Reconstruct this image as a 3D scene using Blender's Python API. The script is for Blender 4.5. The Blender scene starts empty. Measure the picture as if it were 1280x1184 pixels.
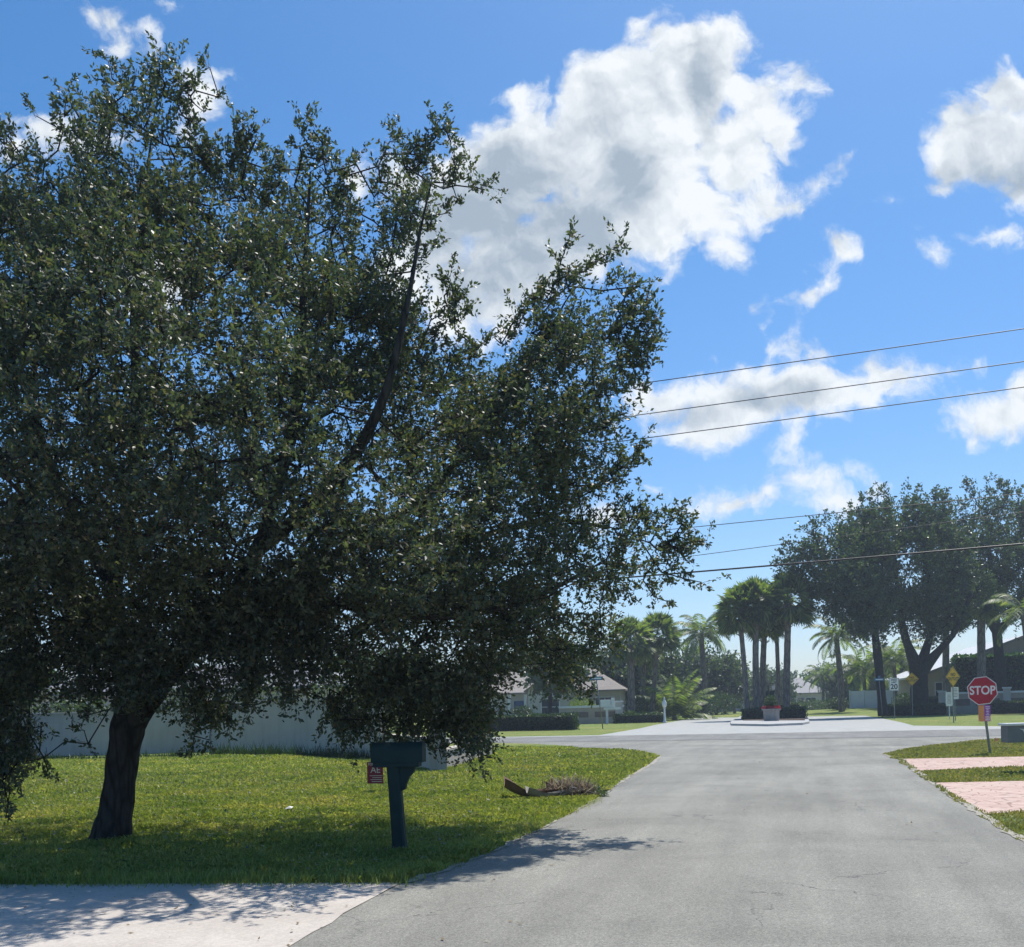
import bpy, bmesh, math, random
import numpy as np
from mathutils import Vector, Matrix
random.seed(7)
RNG = np.random.default_rng(11)
SC = bpy.context.scene
COL = SC.collection
R = math.radians
PI = math.pi

# ------------------------------------------------------------ camera model
F = 1280.0; YAW = R(16.0); ROLL = R(1.4); CH = 1.5; HV = 885.0
RT = np.array([math.cos(YAW), math.sin(YAW), 0.0])
FW = np.array([-math.sin(YAW), math.cos(YAW), 0.0])

def unroll(u, v):
    a = (u-640)/F; b = (HV-v)/F
    return a*math.cos(ROLL)+b*math.sin(ROLL), -a*math.sin(ROLL)+b*math.cos(ROLL)
def W(u, v, d):
    a, b = unroll(u, v)
    return Vector((d*(FW[0]+a*RT[0]), d*(FW[1]+a*RT[1]), CH+d*b))
MOUND = W(370, 900, 37); BERM = W(1092, 880, 116)
def H(x, y):
    return (0.16*math.exp(-((x-MOUND.x)**2+(y-MOUND.y)**2)/30.0)
            + 0.55*math.exp(-((x-BERM.x)**2+(y-BERM.y)**2)/140.0))
def G(u, v):
    a, b = unroll(u, v)
    t = CH/max(-b, 1e-4)
    p = None
    for i in range(6):
        x = t*(FW[0]+a*RT[0]); y = t*(FW[1]+a*RT[1])
        t = (CH-H(x, y))/max(-b, 1e-4)
    x = t*(FW[0]+a*RT[0]); y = t*(FW[1]+a*RT[1])
    return Vector((x, y, H(x, y)))
def at(u, d):                      # ground point seen in column u at depth d
    p = W(u, HV, d)
    for i in range(3):
        _v = 0
    a = (u-640)/F
    x = d*(FW[0]+a*RT[0]); y = d*(FW[1]+a*RT[1])
    return Vector((x, y, H(x, y)))
def dep(p): return p[0]*FW[0]+p[1]*FW[1]

# ------------------------------------------------------------ tags / objects
def tag(o, label=None, cat=None, group=None, kind=None):
    if label: o['label'] = label
    if cat: o['category'] = cat
    if group: o['group'] = group
    if kind: o['kind'] = kind
    return o
def empty(name, loc, rz=0, label=None, cat=None, group=None):
    o = bpy.data.objects.new(name, None); COL.objects.link(o)
    o.location = loc; o.rotation_euler = (0, 0, rz); o.empty_display_size = .2
    return tag(o, label, cat, group)
def copy_tree(o, parent=None):
    c = o.copy(); COL.objects.link(c); c.parent = parent
    for ch in list(o.children): copy_tree(ch, c)
    return c

class MB:
    def __init__(s): s.v = []; s.f = []; s.uv = None
    def add(s, vs, fs):
        n = len(s.v); s.v += [tuple(x) for x in vs]; s.f += [tuple(i+n for i in f) for f in fs]
        return s
    def box(s, c, size, rz=0, M=None):
        x, y, z = size[0]/2, size[1]/2, size[2]/2
        vs = [Vector((a*x, b*y, e*z)) for a in (-1, 1) for b in (-1, 1) for e in (-1, 1)]
        R_ = Matrix.Rotation(rz, 3, 'Z') if M is None else M
        vs = [R_ @ q + Vector(c) for q in vs]
        return s.add(vs, [(0, 1, 3, 2), (4, 6, 7, 5), (0, 4, 5, 1), (2, 3, 7, 6), (0, 2, 6, 4), (1, 5, 7, 3)])
    def bevbox(s, c, size, bev=.01, rz=0):
        bm = bmesh.new(); bmesh.ops.create_cube(bm, size=1)
        bmesh.ops.scale(bm, vec=size, verts=bm.verts)
        bmesh.ops.bevel(bm, geom=bm.edges[:], offset=bev, segments=2, affect='EDGES', profile=.7)
        R_ = Matrix.Rotation(rz, 3, 'Z')
        bm.verts.index_update()
        s.add([R_ @ q.co + Vector(c) for q in bm.verts], [[q.index for q in f.verts] for f in bm.faces]); bm.free()
        return s
    def prism(s, pts, axis_vec, base=Vector((0, 0, 0))):      # pts 3D loop extruded along vector
        n = len(pts); a = [Vector(p)+Vector(base) for p in pts]; b = [p+Vector(axis_vec) for p in a]
        return s.add(a+b, [tuple(range(n-1, -1, -1)), tuple(range(n, 2*n))] + [(i, (i+1) % n, n+(i+1) % n, n+i) for i in range(n)])
    def tube(s, pts, rad, n=8, caps=True):
        pts = [Vector(p) for p in pts]
        if not hasattr(rad, '__len__'): rad = [rad]*len(pts)
        rad = [float(x) for x in rad]
        base = len(s.v); ref = None
        for i, p in enumerate(pts):
            d = (pts[min(i+1, len(pts)-1)]-pts[max(i-1, 0)])
            if d.length < 1e-9: d = Vector((0, 0, 1))
            d.normalize()
            if ref is None:
                ref = Vector((1, 0, 0)) if abs(d.x) < .8 else Vector((0, 1, 0))
            e1 = (ref - d*ref.dot(d)).normalized(); e2 = d.cross(e1); ref = e1
            for k in range(n):
                a = 2*PI*k/n
                s.v.append(tuple(p + rad[i]*(math.cos(a)*e1+math.sin(a)*e2)))
        for i in range(len(pts)-1):
            for k in range(n):
                a = base+i*n+k; b = base+i*n+(k+1) % n
                s.f.append((a, b, b+n, a+n))
        if caps:
            s.f.append(tuple(base+k for k in range(n-1, -1, -1)))
            s.f.append(tuple(base+(len(pts)-1)*n+k for k in range(n)))
        return s
    def lathe(s, prof, c=(0, 0, 0), n=20):
        return s.tube([(c[0], c[1], c[2]+z) for r, z in prof], [max(r, .0005) for r, z in prof], n)
    def build(s, name, mat, parent=None, smooth=False, label=None):
        me = bpy.data.meshes.new(name); me.from_pydata(s.v, [], s.f); me.validate()
        if smooth: me.shade_smooth()
        if mat: me.materials.append(mat)
        o = bpy.data.objects.new(name, me); COL.objects.link(o); o.parent = parent
        if label: o['label'] = label
        return o

def np_mesh(name, V, Fc, mat, parent=None):
    """V (n,3) float, Fc (m,k) int."""
    me = bpy.data.meshes.new(name); k = Fc.shape[1]; m = len(Fc)
    me.vertices.add(len(V)); me.vertices.foreach_set('co', np.ascontiguousarray(V, dtype=np.float32).ravel())
    me.loops.add(m*k); me.loops.foreach_set('vertex_index', np.ascontiguousarray(Fc, dtype=np.int32).ravel())
    me.polygons.add(m); me.polygons.foreach_set('loop_start', np.arange(0, m*k, k, dtype=np.int32))
    me.polygons.foreach_set('loop_total', np.full(m, k, dtype=np.int32))
    me.update(calc_edges=True)
    me.materials.append(mat)
    o = bpy.data.objects.new(name, me); COL.objects.link(o); o.parent = parent
    return o

def text_part(name, body, size, mat, parent, loc, rot=(PI/2, 0, 0), sx=1.0, bold=0.0, ext=.001, rz=0.0):
    cu = bpy.data.curves.new('lettering', 'FONT'); cu.body = body; cu.size = size; cu.extrude = ext; cu.offset = bold
    cu.align_x = 'CENTER'; cu.align_y = 'CENTER'
    t = bpy.data.objects.new('tmp', cu); COL.objects.link(t)
    dg = bpy.context.evaluated_depsgraph_get(); dg.update()
    me = bpy.data.meshes.new_from_object(t.evaluated_get(dg))
    bpy.data.objects.remove(t); bpy.data.curves.remove(cu)
    me.name = name; me.materials.clear(); me.materials.append(mat)
    M = Matrix.Translation(loc) @ Matrix.Rotation(rz, 4, 'Z') @ Matrix.Rotation(rot[0], 4, 'X') @ Matrix.Diagonal((sx, 1, 1, 1))
    me.transform(M)
    o = bpy.data.objects.new(name, me); COL.objects.link(o); o.parent = parent
    return o

# ------------------------------------------------------------ materials
MATS = {}
def newmat(name):
    m = bpy.data.materials.new(name); m.use_nodes = True
    nt = m.node_tree; nt.nodes.clear()
    out = nt.nodes.new('ShaderNodeOutputMaterial'); b = nt.nodes.new('ShaderNodeBsdfPrincipled')
    nt.links.new(b.outputs[0], out.inputs[0])
    MATS[name] = m
    return m, nt, b, out
def N(nt, t, **kw):
    n = nt.nodes.new(t)
    for k, v in kw.items():
        if k.startswith('i_'): 
            key = k[2:]
            key = int(key) if key.isdigit() else key.replace('_', ' ')
            n.inputs[key].default_value = v
        else: setattr(n, k, v)
    return n
def ramp(nt, src, stops, interp='LINEAR'):
    r = nt.nodes.new('ShaderNodeValToRGB'); r.color_ramp.interpolation = interp
    el = r.color_ramp.elements
    while len(el) < len(stops): el.new(.5)
    for e, (p, c) in zip(el, stops):
        e.position = p; e.color = (*c, 1) if len(c) == 3 else c
    nt.links.new(src, r.inputs[0]); return r
def noise(nt, scale, detail=4, rough=.55, coord=None, dim='3D', dist=0):
    n = nt.nodes.new('ShaderNodeTexNoise'); n.inputs['Scale'].default_value = scale
    n.inputs['Detail'].default_value = detail; n.inputs['Roughness'].default_value = rough
    n.inputs['Distortion'].default_value = dist
    if coord is not None: nt.links.new(coord, n.inputs['Vector'])
    return n
def objco(nt): return nt.nodes.new('ShaderNodeTexCoord').outputs['Object']
def mix(nt, f, a, b, mode='MIX'):
    m = nt.nodes.new('ShaderNodeMix'); m.data_type = 'RGBA'; m.blend_type = mode
    def s(sock, v):
        if isinstance(v, (int, float)): sock.default_value = v
        elif isinstance(v, tuple): sock.default_value = (*v, 1) if len(v) == 3 else v
        else: nt.links.new(v, sock)
    s(m.inputs[0], f); s(m.inputs[6], a); s(m.inputs[7], b)
    return m.outputs[2]
def bump(nt, b, h, strength=.3, dist=.02):
    n = nt.nodes.new('ShaderNodeBump'); n.inputs['Strength'].default_value = strength; n.inputs['Distance'].default_value = dist
    nt.links.new(h, n.inputs['Height']); nt.links.new(n.outputs[0], b.inputs['Normal'])

def mottled(name, c1, c2, scale=3, rough=.7, bs=.2, bd=.01, fine=40, spec=.5, metal=0):
    m, nt, b, out = newmat(name); co = objco(nt)
    n1 = noise(nt, scale, 5, .6, co); n2 = noise(nt, fine, 3, .6, co)
    r = ramp(nt, n1.outputs[0], [(.3, c1), (.7, c2)])
    c = mix(nt, .25, r.outputs[0], n2.outputs[0], 'OVERLAY')
    nt.links.new(c, b.inputs['Base Color']); b.inputs['Roughness'].default_value = rough
    b.inputs['Metallic'].default_value = metal; b.inputs['Specular IOR Level'].default_value = spec
    if bs: bump(nt, b, n2.outputs[0], bs, bd)
    return m

def leafmat(name, cols, transl=.35, rough=.38, tcol=None, spec=.5, patch=0):
    m, nt, b, out = newmat(name)
    g = nt.nodes.new('ShaderNodeNewGeometry')
    r = ramp(nt, g.outputs['Random Per Island'], [(i/(len(cols)-1), c) for i, c in enumerate(cols)])
    base = r.outputs[0]
    if patch:
        pn = noise(nt, patch, 5, .65, objco(nt)); pr = ramp(nt, pn.outputs[0], [(.28, (.5, .64, .55)), (.5, (1, 1, 1)), (.7, (1.35, 1.12, 1.4))])
        base = mix(nt, 1, base, pr.outputs[0], 'MULTIPLY')
    nt.links.new(base, b.inputs['Base Color']); b.inputs['Roughness'].default_value = rough
    b.inputs['Specular IOR Level'].default_value = spec
    t = nt.nodes.new('ShaderNodeBsdfTranslucent')
    tc = mix(nt, 1.0, base, tcol or (1.6, 1.9, .5), 'MULTIPLY')
    nt.links.new(tc, t.inputs[0])
    ms = nt.nodes.new('ShaderNodeMixShader'); ms.inputs[0].default_value = transl
    nt.links.new(b.outputs[0], ms.inputs[1]); nt.links.new(t.outputs[0], ms.inputs[2])
    nt.links.new(ms.outputs[0], out.inputs[0])
    return m

M_oakleaf = leafmat('oak_leaf', [(.035, .055, .044), (.055, .08, .058), (.08, .105, .07), (.13, .145, .075), (.13, .105, .075)], .36, .48, (1.4, 1.55, .7), .5)
M_faroak = leafmat('far_oak_leaf', [(.042, .066, .045), (.064, .095, .055), (.10, .135, .07)], .3, .45)
M_fartree = leafmat('far_tree_leaf', [(.03, .055, .03), (.05, .08, .035), (.08, .11, .045)], .35, .5)
M_hedge = leafmat('hedge_leaf', [(.022, .045, .018), (.035, .065, .022), (.06, .10, .03)], .3, .4)
M_ybush = leafmat('yellow_bush_leaf', [(.10, .16, .03), (.16, .22, .04), (.22, .26, .06)], .4, .45)
M_palm = leafmat('palm_frond', [(.035, .06, .03), (.09, .13, .06), (.14, .18, .075), (.26, .26, .14)], .45, .5)
M_blade = leafmat('grass_blade', [(.17, .235, .055), (.25, .315, .078), (.33, .38, .105), (.48, .47, .19)], .42, .5, (1.3, 1.3, .5), patch=.55)
M_blade_dry = leafmat('dry_grass_blade', [(.20, .23, .06), (.28, .28, .09), (.38, .35, .15)], .38, .55, (1.2, 1.2, .6), patch=.8)
M_dryfrond = leafmat('dry_frond', [(.12, .085, .065), (.26, .2, .16), (.58, .52, .45)], .25, .7, (1.2, 1.1, .8))
M_flower = leafmat('red_flower', [(.35, .02, .03), (.5, .05, .06), (.3, .02, .05)], .3, .5, (1.3, .5, .5))
M_litter = leafmat('leaf_litter', [(.16, .10, .05), (.25, .18, .09), (.4, .36, .28)], .2, .6, (1, 1, .7))

def bark(name, c1, c2, sc=9):
    m, nt, b, out = newmat(name); co = objco(nt)
    mp = nt.nodes.new('ShaderNodeMapping'); mp.inputs['Scale'].default_value = (1, 1, .22); nt.links.new(co, mp.inputs[0])
    v = nt.nodes.new('ShaderNodeTexVoronoi'); v.feature = 'DISTANCE_TO_EDGE'; v.inputs['Scale'].default_value = sc
    nt.links.new(mp.outputs[0], v.inputs['Vector'])
    n = noise(nt, sc*2.2, 6, .65, mp.outputs[0])
    r = ramp(nt, n.outputs[0], [(.3, c1), (.7, c2)])
    r2 = ramp(nt, v.outputs[0], [(0, (.35, .35, .35)), (.18, (1, 1, 1))])
    nt.links.new(mix(nt, .8, r.outputs[0], r2.outputs[0], 'MULTIPLY'), b.inputs['Base Color'])
    b.inputs['Roughness'].default_value = .9; b.inputs['Specular IOR Level'].default_value = .2
    mm = nt.nodes.new('ShaderNodeMath'); mm.operation = 'ADD'
    nt.links.new(r2.outputs[0], mm.inputs[0]); nt.links.new(n.outputs[0], mm.inputs[1])
    bump(nt, b, mm.outputs[0], .8, .02)
    return m
M_bark = bark('oak_bark', (.026, .024, .022), (.065, .06, .054))
M_palmbark = bark('palm_bark', (.16, .14, .12), (.27, .24, .21), 5)

# asphalt
def asphalt(name, c1, c2, warm=1.0):
    m, nt, b, out = newmat(name); co = objco(nt)
    big = noise(nt, .35, 6, .62, co, dist=.6)
    st = nt.nodes.new('ShaderNodeMapping'); st.inputs['Scale'].default_value = (1.4, .12, 1); nt.links.new(co, st.inputs[0])
    streak = noise(nt, 1.6, 5, .6, st.outputs[0])
    fine = noise(nt, 95, 3, .8, co); med = noise(nt, 38, 4, .7, co)
    r = ramp(nt, big.outputs[0], [(.3, tuple(x*.9 for x in c1)), (.7, tuple(x*1.05 for x in c2))])
    s2 = ramp(nt, streak.outputs[0], [(.35, (.86, .86, .86)), (.65, (1.08, 1.08, 1.07))])
    c = mix(nt, 1, r.outputs[0], s2.outputs[0], 'MULTIPLY')
    f2 = ramp(nt, fine.outputs[0], [(.3, (.45, .45, .45)), (.5, (1, 1, 1)), (.7, (1.65, 1.64, 1.6))])
    m2 = ramp(nt, med.outputs[0], [(.3, (.76, .76, .76)), (.7, (1.22, 1.22, 1.2))])
    c = mix(nt, 1, c, f2.outputs[0], 'MULTIPLY'); c = mix(nt, 1, c, m2.outputs[0], 'MULTIPLY')
    # pale chips
    v = nt.nodes.new('ShaderNodeTexVoronoi'); v.inputs['Scale'].default_value = 9; nt.links.new(co, v.inputs['Vector'])
    chip = ramp(nt, v.outputs['Distance'], [(.0, (1, 1, 1)), (.055, (0, 0, 0))])
    c = mix(nt, chip.outputs[0], c, (.42, .41, .39))
    # cracks: warped voronoi edges, masked
    wn = noise(nt, 2.2, 4, .6, co); 
    vm = nt.nodes.new('ShaderNodeVectorMath'); vm.operation = 'MULTIPLY_ADD'; vm.inputs[1].default_value = (.9, .9, .9)
    nt.links.new(wn.outputs['Color'], vm.inputs[0]); nt.links.new(co, vm.inputs[2])
    vc = nt.nodes.new('ShaderNodeTexVoronoi'); vc.feature = 'DISTANCE_TO_EDGE'; vc.inputs['Scale'].default_value = .33
    nt.links.new(vm.outputs[0], vc.inputs['Vector'])
    ck = ramp(nt, vc.outputs[0], [(0, (1, 1, 1)), (.0045, (0, 0, 0))])
    mk = noise(nt, .9, 3, .5, co); mk = ramp(nt, mk.outputs[0], [(.5, (0, 0, 0)), (.58, (1, 1, 1))])
    ckm = mix(nt, 1, ck.outputs[0], mk.outputs[0], 'MULTIPLY')
    c = mix(nt, ckm, c, (.06, .06, .06))
    nt.links.new(c, b.inputs['Base Color']); b.inputs['Roughness'].default_value = .82
    b.inputs['Specular IOR Level'].default_value = .35
    bump(nt, b, fine.outputs[0], .5, .006)
    return m
M_asphalt = asphalt('asphalt', (.195, .19, .168), (.262, .256, .228))
M_asphalt2 = asphalt('asphalt_cross', (.175, .175, .168), (.215, .213, .203))
M_crackseal = mottled('joint_sealant', (.09, .095, .1), (.14, .145, .15), 5, .8, 0)
M_concrete = mottled('concrete', (.31, .315, .30), (.40, .40, .375), 1.2, .85, .3, .004, 60)
M_curb = mottled('kerb_concrete', (.34, .34, .33), (.45, .445, .43), 2, .85, .3, .004, 60)

def drivemat(name, c1, c2, joint, sc, dark=.6):
    m, nt, b, out = newmat(name); co = objco(nt)
    n1 = noise(nt, 1.1, 5, .65, co); n2 = noise(nt, 45, 3, .6, co)
    r = ramp(nt, n1.outputs[0], [(.3, c1), (.7, c2)])
    v = nt.nodes.new('ShaderNodeTexVoronoi'); v.feature = 'DISTANCE_TO_EDGE'; v.inputs['Scale'].default_value = sc
    nt.links.new(co, v.inputs['Vector'])
    jm = ramp(nt, v.outputs[0], [(0, (1, 1, 1)), (.05, (0, 0, 0))])
    c = mix(nt, mix(nt, dark, (0, 0, 0), jm.outputs[0]), r.outputs[0], joint)
    f2 = ramp(nt, n2.outputs[0], [(.3, (.85, .85, .85)), (.7, (1.12, 1.12, 1.12))])
    nt.links.new(mix(nt, 1, c, f2.outputs[0], 'MULTIPLY'), b.inputs['Base Color'])
    b.inputs['Roughness'].default_value = .8
    bump(nt, b, n2.outputs[0], .3, .005)
    return m
M_drive = drivemat('pale_driveway', (.44, .39, .34), (.56, .505, .445), (.36, .32, .29), 1.2, .15)
M_pink = drivemat('pink_paver', (.46, .31, .255), (.57, .42, .35), (.2, .11, .085), 3.6, .95)

# ground turf
def turf():
    m, nt, b, out = newmat('turf'); co = objco(nt)
    big = noise(nt, .16, 4, .6, co); mid = noise(nt, 1.7, 5, .65, co); fine = noise(nt, 26, 4, .7, co)
    a = ramp(nt, mid.outputs[0], [(.28, (.115, .165, .042)), (.5, (.175, .23, .06)), (.75, (.25, .285, .09))])
    d = ramp(nt, mid.outputs[0], [(.3, (.20, .22, .05)), (.7, (.32, .30, .10))])
    bm = ramp(nt, big.outputs[0], [(.45, (0, 0, 0)), (.68, (1, 1, 1))])
    c = mix(nt, bm.outputs[0], a.outputs[0], d.outputs[0])
    f2 = ramp(nt, fine.outputs[0], [(.3, (.5, .52, .5)), (.5, (1, 1, 1)), (.72, (1.5, 1.45, 1.3))])
    c = mix(nt, 1, c, f2.outputs[0], 'MULTIPLY')
    nt.links.new(c, b.inputs['Base Color']); b.inputs['Roughness'].default_value = .9; b.inputs['Specular IOR Level'].default_value = .15
    bump(nt, b, fine.outputs[0], 1, .05)
    return m
M_turf = turf()

def roofmat(name, c1, c2, rough=.6):
    m, nt, b, out = newmat(name); co = objco(nt)
    br = nt.nodes.new('ShaderNodeTexWave'); br.bands_direction = 'Z'; br.inputs['Scale'].default_value = 3.2; br.inputs['Distortion'].default_value = .4
    nt.links.new(co, br.inputs['Vector'])
    n1 = noise(nt, 2.5, 5, .65, co)
    r = ramp(nt, n1.outputs[0], [(.3, c1), (.7, c2)])
    c = mix(nt, .25, r.outputs[0], br.outputs[0], 'MULTIPLY')
    nt.links.new(c, b.inputs['Base Color']); b.inputs['Roughness'].default_value = rough
    bump(nt, b, br.outputs[0], .5, .05)
    return m
M_roof_tan = roofmat('tan_roof', (.26, .22, .19), (.36, .31, .27))
M_roof_grey = roofmat('grey_roof', (.2, .2, .22), (.28, .28, .3))
M_roof_white = roofmat('white_roof', (.72, .68, .62), (.82, .78, .74), .35)
M_stucco = mottled('cream_stucco', (.5, .46, .42), (.58, .54, .49), 2, .9, .3, .004, 80)
M_stucco_tan = mottled('tan_stucco', (.36, .3, .25), (.43, .37, .31), 2, .9, .3, .004, 80)
M_stucco_grey = mottled('grey_stucco', (.36, .37, .38), (.44, .45, .45), 2, .9, .3, .004, 80)
M_trim = mottled('white_trim', (.66, .66, .65), (.76, .76, .75), 3, .5, 0)
M_vinyl = mottled('white_vinyl', (.6, .62, .64), (.7, .72, .74), 1, .4, 0)
M_brown = mottled('brown_panel', (.14, .10, .085), (.2, .15, .13), 4, .7, .1)
def wallmat():
    m, nt, b, out = newmat('weathered_wall'); co = objco(nt)
    n1 = noise(nt, .7, 6, .62, co); mp = nt.nodes.new('ShaderNodeMapping'); mp.inputs['Scale'].default_value = (2.2, 2.2, .18); nt.links.new(co, mp.inputs[0])
    n2 = noise(nt, 2.5, 5, .7, mp.outputs[0]); n3 = noise(nt, 60, 3, .6, co)
    r = ramp(nt, n1.outputs[0], [(.3, (.44, .385, .31)), (.7, (.54, .485, .40))])
    s = ramp(nt, n2.outputs[0], [(.3, (.8, .79, .77)), (.55, (1, 1, 1))])
    nt.links.new(mix(nt, .6, r.outputs[0], s.outputs[0], 'MULTIPLY'), b.inputs['Base Color'])
    b.inputs['Roughness'].default_value = .9; bump(nt, b, n3.outputs[0], .3, .005)
    return m
M_wall = wallmat()
def glassmat():
    m, nt, b, out = newmat('window_glass')
    b.inputs['Base Color'].default_value = (.03, .045, .06, 1); b.inputs['Roughness'].default_value = .08
    b.inputs['Specular IOR Level'].default_value = .8
    return m
M_glass = glassmat()
M_mailgreen = mottled('dark_green_plastic', (.006, .027, .028), (.01, .036, .036), 6, .65, .1, .002, 60, .25)
M_mailgrey = mottled('grey_plastic', (.13, .14, .15), (.17, .18, .19), 4, .55, .1, .002, 60)
M_steel = mottled('galvanised_steel', (.16, .18, .17), (.26, .28, .27), 12, .5, .1, .001, 90, .5, .6)
M_darkmetal = mottled('dark_metal', (.02, .025, .025), (.04, .045, .045), 8, .5, 0)
M_red = mottled('sign_red', (.36, .008, .03), (.42, .012, .04), 5, .4, 0, fine=9)
M_signwhite = mottled('sign_white', (.72, .72, .72), (.8, .8, .8), 5, .45, 0, fine=9)
M_yellow = mottled('sign_yellow', (.75, .4, .012), (.82, .46, .02), 5, .45, 0, fine=9)
M_black = mottled('sign_black', (.02, .02, .02), (.03, .03, .03), 5, .5, 0)
M_blue = mottled('sign_blue', (.02, .13, .24), (.03, .17, .3), 5, .4, 0)
M_maroon = mottled('sign_maroon', (.22, .01, .045), (.28, .015, .06), 5, .5, 0)
M_orange = mottled('flyer_orange', (.75, .25, .12), (.8, .35, .2), 25, .6, 0)
M_purple = mottled('flyer_purple', (.3, .08, .42), (.42, .12, .5), 25, .6, 0)
M_pinkpaper = mottled('flyer_pink', (.75, .3, .4), (.8, .4, .5), 20, .6, 0)
M_bluedoor = mottled('blue_door', (.02, .07, .2), (.03, .09, .24), 4, .4, 0)
M_stone = mottled('planter_stone', (.2, .19, .185), (.3, .285, .27), 6, .9, .5, .01, 30)
M_boot = mottled('palm_boot', (.16, .095, .06), (.3, .2, .14), 5, .85, .5, .01, 30)
M_bootpale = mottled('palm_boot_inside', (.28, .25, .21), (.42, .38, .33), 5, .8, .3, .01, 30)
M_wire = mottled('wire_black', (.015, .015, .018), (.025, .025, .03), 3, .5, 0)
M_pole = bark('utility_pole_wood', (.12, .095, .075), (.2, .165, .13), 6)
M_paper = mottled('paper', (.7, .7, .7), (.8, .8, .8), 5, .8, 0)
M_soil = mottled('mulch', (.07, .045, .03), (.13, .085, .06), 9, .95, .8, .03, 40)

# ------------------------------------------------------------ foliage tools
def norm(a): return a/np.maximum(np.linalg.norm(a, axis=-1, keepdims=True), 1e-9)
def leaf_quads(P, D, L, Wd, upb=.35, fold=True):
    """diamond leaves with base P, axis D; returns V,F"""
    n = len(P)
    nr = norm(RNG.normal(size=(n, 3)) + np.array([0, 0, upb]))
    S = norm(np.cross(D, nr)); Nn = np.cross(S, D)
    L = L*(.65+.7*RNG.random((n, 1))); Wd = L*Wd
    V = np.empty((n, 4, 3))
    V[:, 0] = P
    V[:, 1] = P + D*L*.5 + S*Wd*.5
    V[:, 2] = P + D*L + Nn*L*.12*RNG.normal(size=(n, 1))
    V[:, 3] = P + D*L*.5 - S*Wd*.5
    Fc = np.arange(n*4).reshape(n, 4)
    return V.reshape(-1, 3), Fc

def in_poly(pts, poly):
    x, y = pts[:, 0], pts[:, 1]; ins = np.zeros(len(pts), bool); n = len(poly)
    for i in range(n):
        x1, y1 = poly[i]; x2, y2 = poly[(i+1) % n]
        c = ((y1 > y) != (y2 > y)) & (x < (x2-x1)*(y-y1)/((y2-y1) if y2 != y1 else 1e-9)+x1)
        ins ^= c
    return ins
def edge_dist(pts, poly):
    d = np.full(len(pts), 1e9); n = len(poly)
    for i in range(n):
        a = np.array(poly[i], float); b = np.array(poly[(i+1) % n], float); ab = b-a
        t = np.clip(((pts-a)@ab)/max(ab@ab, 1e-9), 0, 1)
        d = np.minimum(d, np.linalg.norm(pts-(a+t[:, None]*ab), axis=1))
    return d

def grow_crown(poly, d0, N_cl, maxthick, spikes=(), zmin=.4, spike_step=14, k_thick=.9, thick_scale=1.0, auto=0, auto_len=45, topthin=.5):
    """cluster centres filling a volume: area from outline, depth extent from the distance to its rim"""
    poly = [(float(a), float(b)) for a, b in poly]
    xs = [p[0] for p in poly]; ys = [p[1] for p in poly]
    out = []
    front = .72 if d0 < 20 else 1.0
    while len(out) < N_cl:
        c = np.column_stack([RNG.uniform(min(xs), max(xs), 4000), RNG.uniform(min(ys), max(ys), 4000)])
        c = c[in_poly(c, poly)]
        ed = edge_dist(c, poly)*d0/F
        sc_ = 1.0*F/d0; gx = c[:, 0]/sc_; gy = c[:, 1]/sc_; ww = thick_scale
        g = np.sin(gx*4.1/ww+1.7*np.sin(gy*2.3/ww))*np.sin(gy*4.7/ww+1.9*np.sin(gx*2.9/ww+1))
        kp = (RNG.random(len(c)) < np.clip(.68+.7*g, .28, 1)*np.clip(.25+ed/(.9*ww), 0, 1)*np.clip(topthin+(c[:, 1]-min(ys))/(max(ys)-min(ys))*1.6, 0, 1)) & (ed > .2*ww)
        c = c[kp]; ed = ed[kp]
        th = np.minimum(maxthick, .25+k_thick*ed)
        dz = RNG.uniform(-1, 1, len(c)); dz = np.sign(dz)*np.abs(dz)**.8*th; dz = np.where(dz < 0, dz*front, dz)
        for (u, v), q in zip(c, dz):
            w = W(u, v, d0+q)
            if w.z > zmin: out.append(w)
            if len(out) >= N_cl: break
    C = np.array([tuple(w) for w in out])
    sp = []; cu = sum(xs)/len(xs); cv = sum(ys)/len(ys); PA = np.array(poly)
    spikes = list(spikes); tries = 0
    while auto > 0 and tries < 4000:
        tries += 1
        i = random.randrange(len(poly)); t = random.random(); a = PA[i]; b = PA[(i+1) % len(poly)]
        q = a*(1-t)+b*t; nrm_ = np.array([q[0]-cu, (q[1]-cv)*1.1]); nrm_ /= np.linalg.norm(nrm_)
        if nrm_[1] > .45: continue
        dd_ = nrm_*.8+np.array([random.gauss(.1, .35), -.75+random.gauss(0, .2)]); dd_ /= np.linalg.norm(dd_)
        L_ = auto_len*random.uniform(.35, 1.0)
        p_ = q-dd_*auto_len*.5; e_ = q+dd_*L_*.45; m__ = (p_+e_)/2+np.array([random.gauss(0, 4), random.gauss(0, 4)])*auto_len/45
        spikes.append([tuple(p_), tuple(m__), tuple(e_)]); auto -= 1
    for s in spikes:
        s = [(float(a), float(b)) for a, b in s]
        for i in range(len(s)-1):
            n = max(1, int(math.hypot(s[i+1][0]-s[i][0], s[i+1][1]-s[i][1])/spike_step))
            for k in range(n):
                t = (k+1)/n
                sp.append(tuple(W(s[i][0]+(s[i+1][0]-s[i][0])*t, s[i][1]+(s[i+1][1]-s[i][1])*t, d0+RNG.normal()*.1)))
    return C, np.array(sp) if sp else np.zeros((0, 3))

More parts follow.
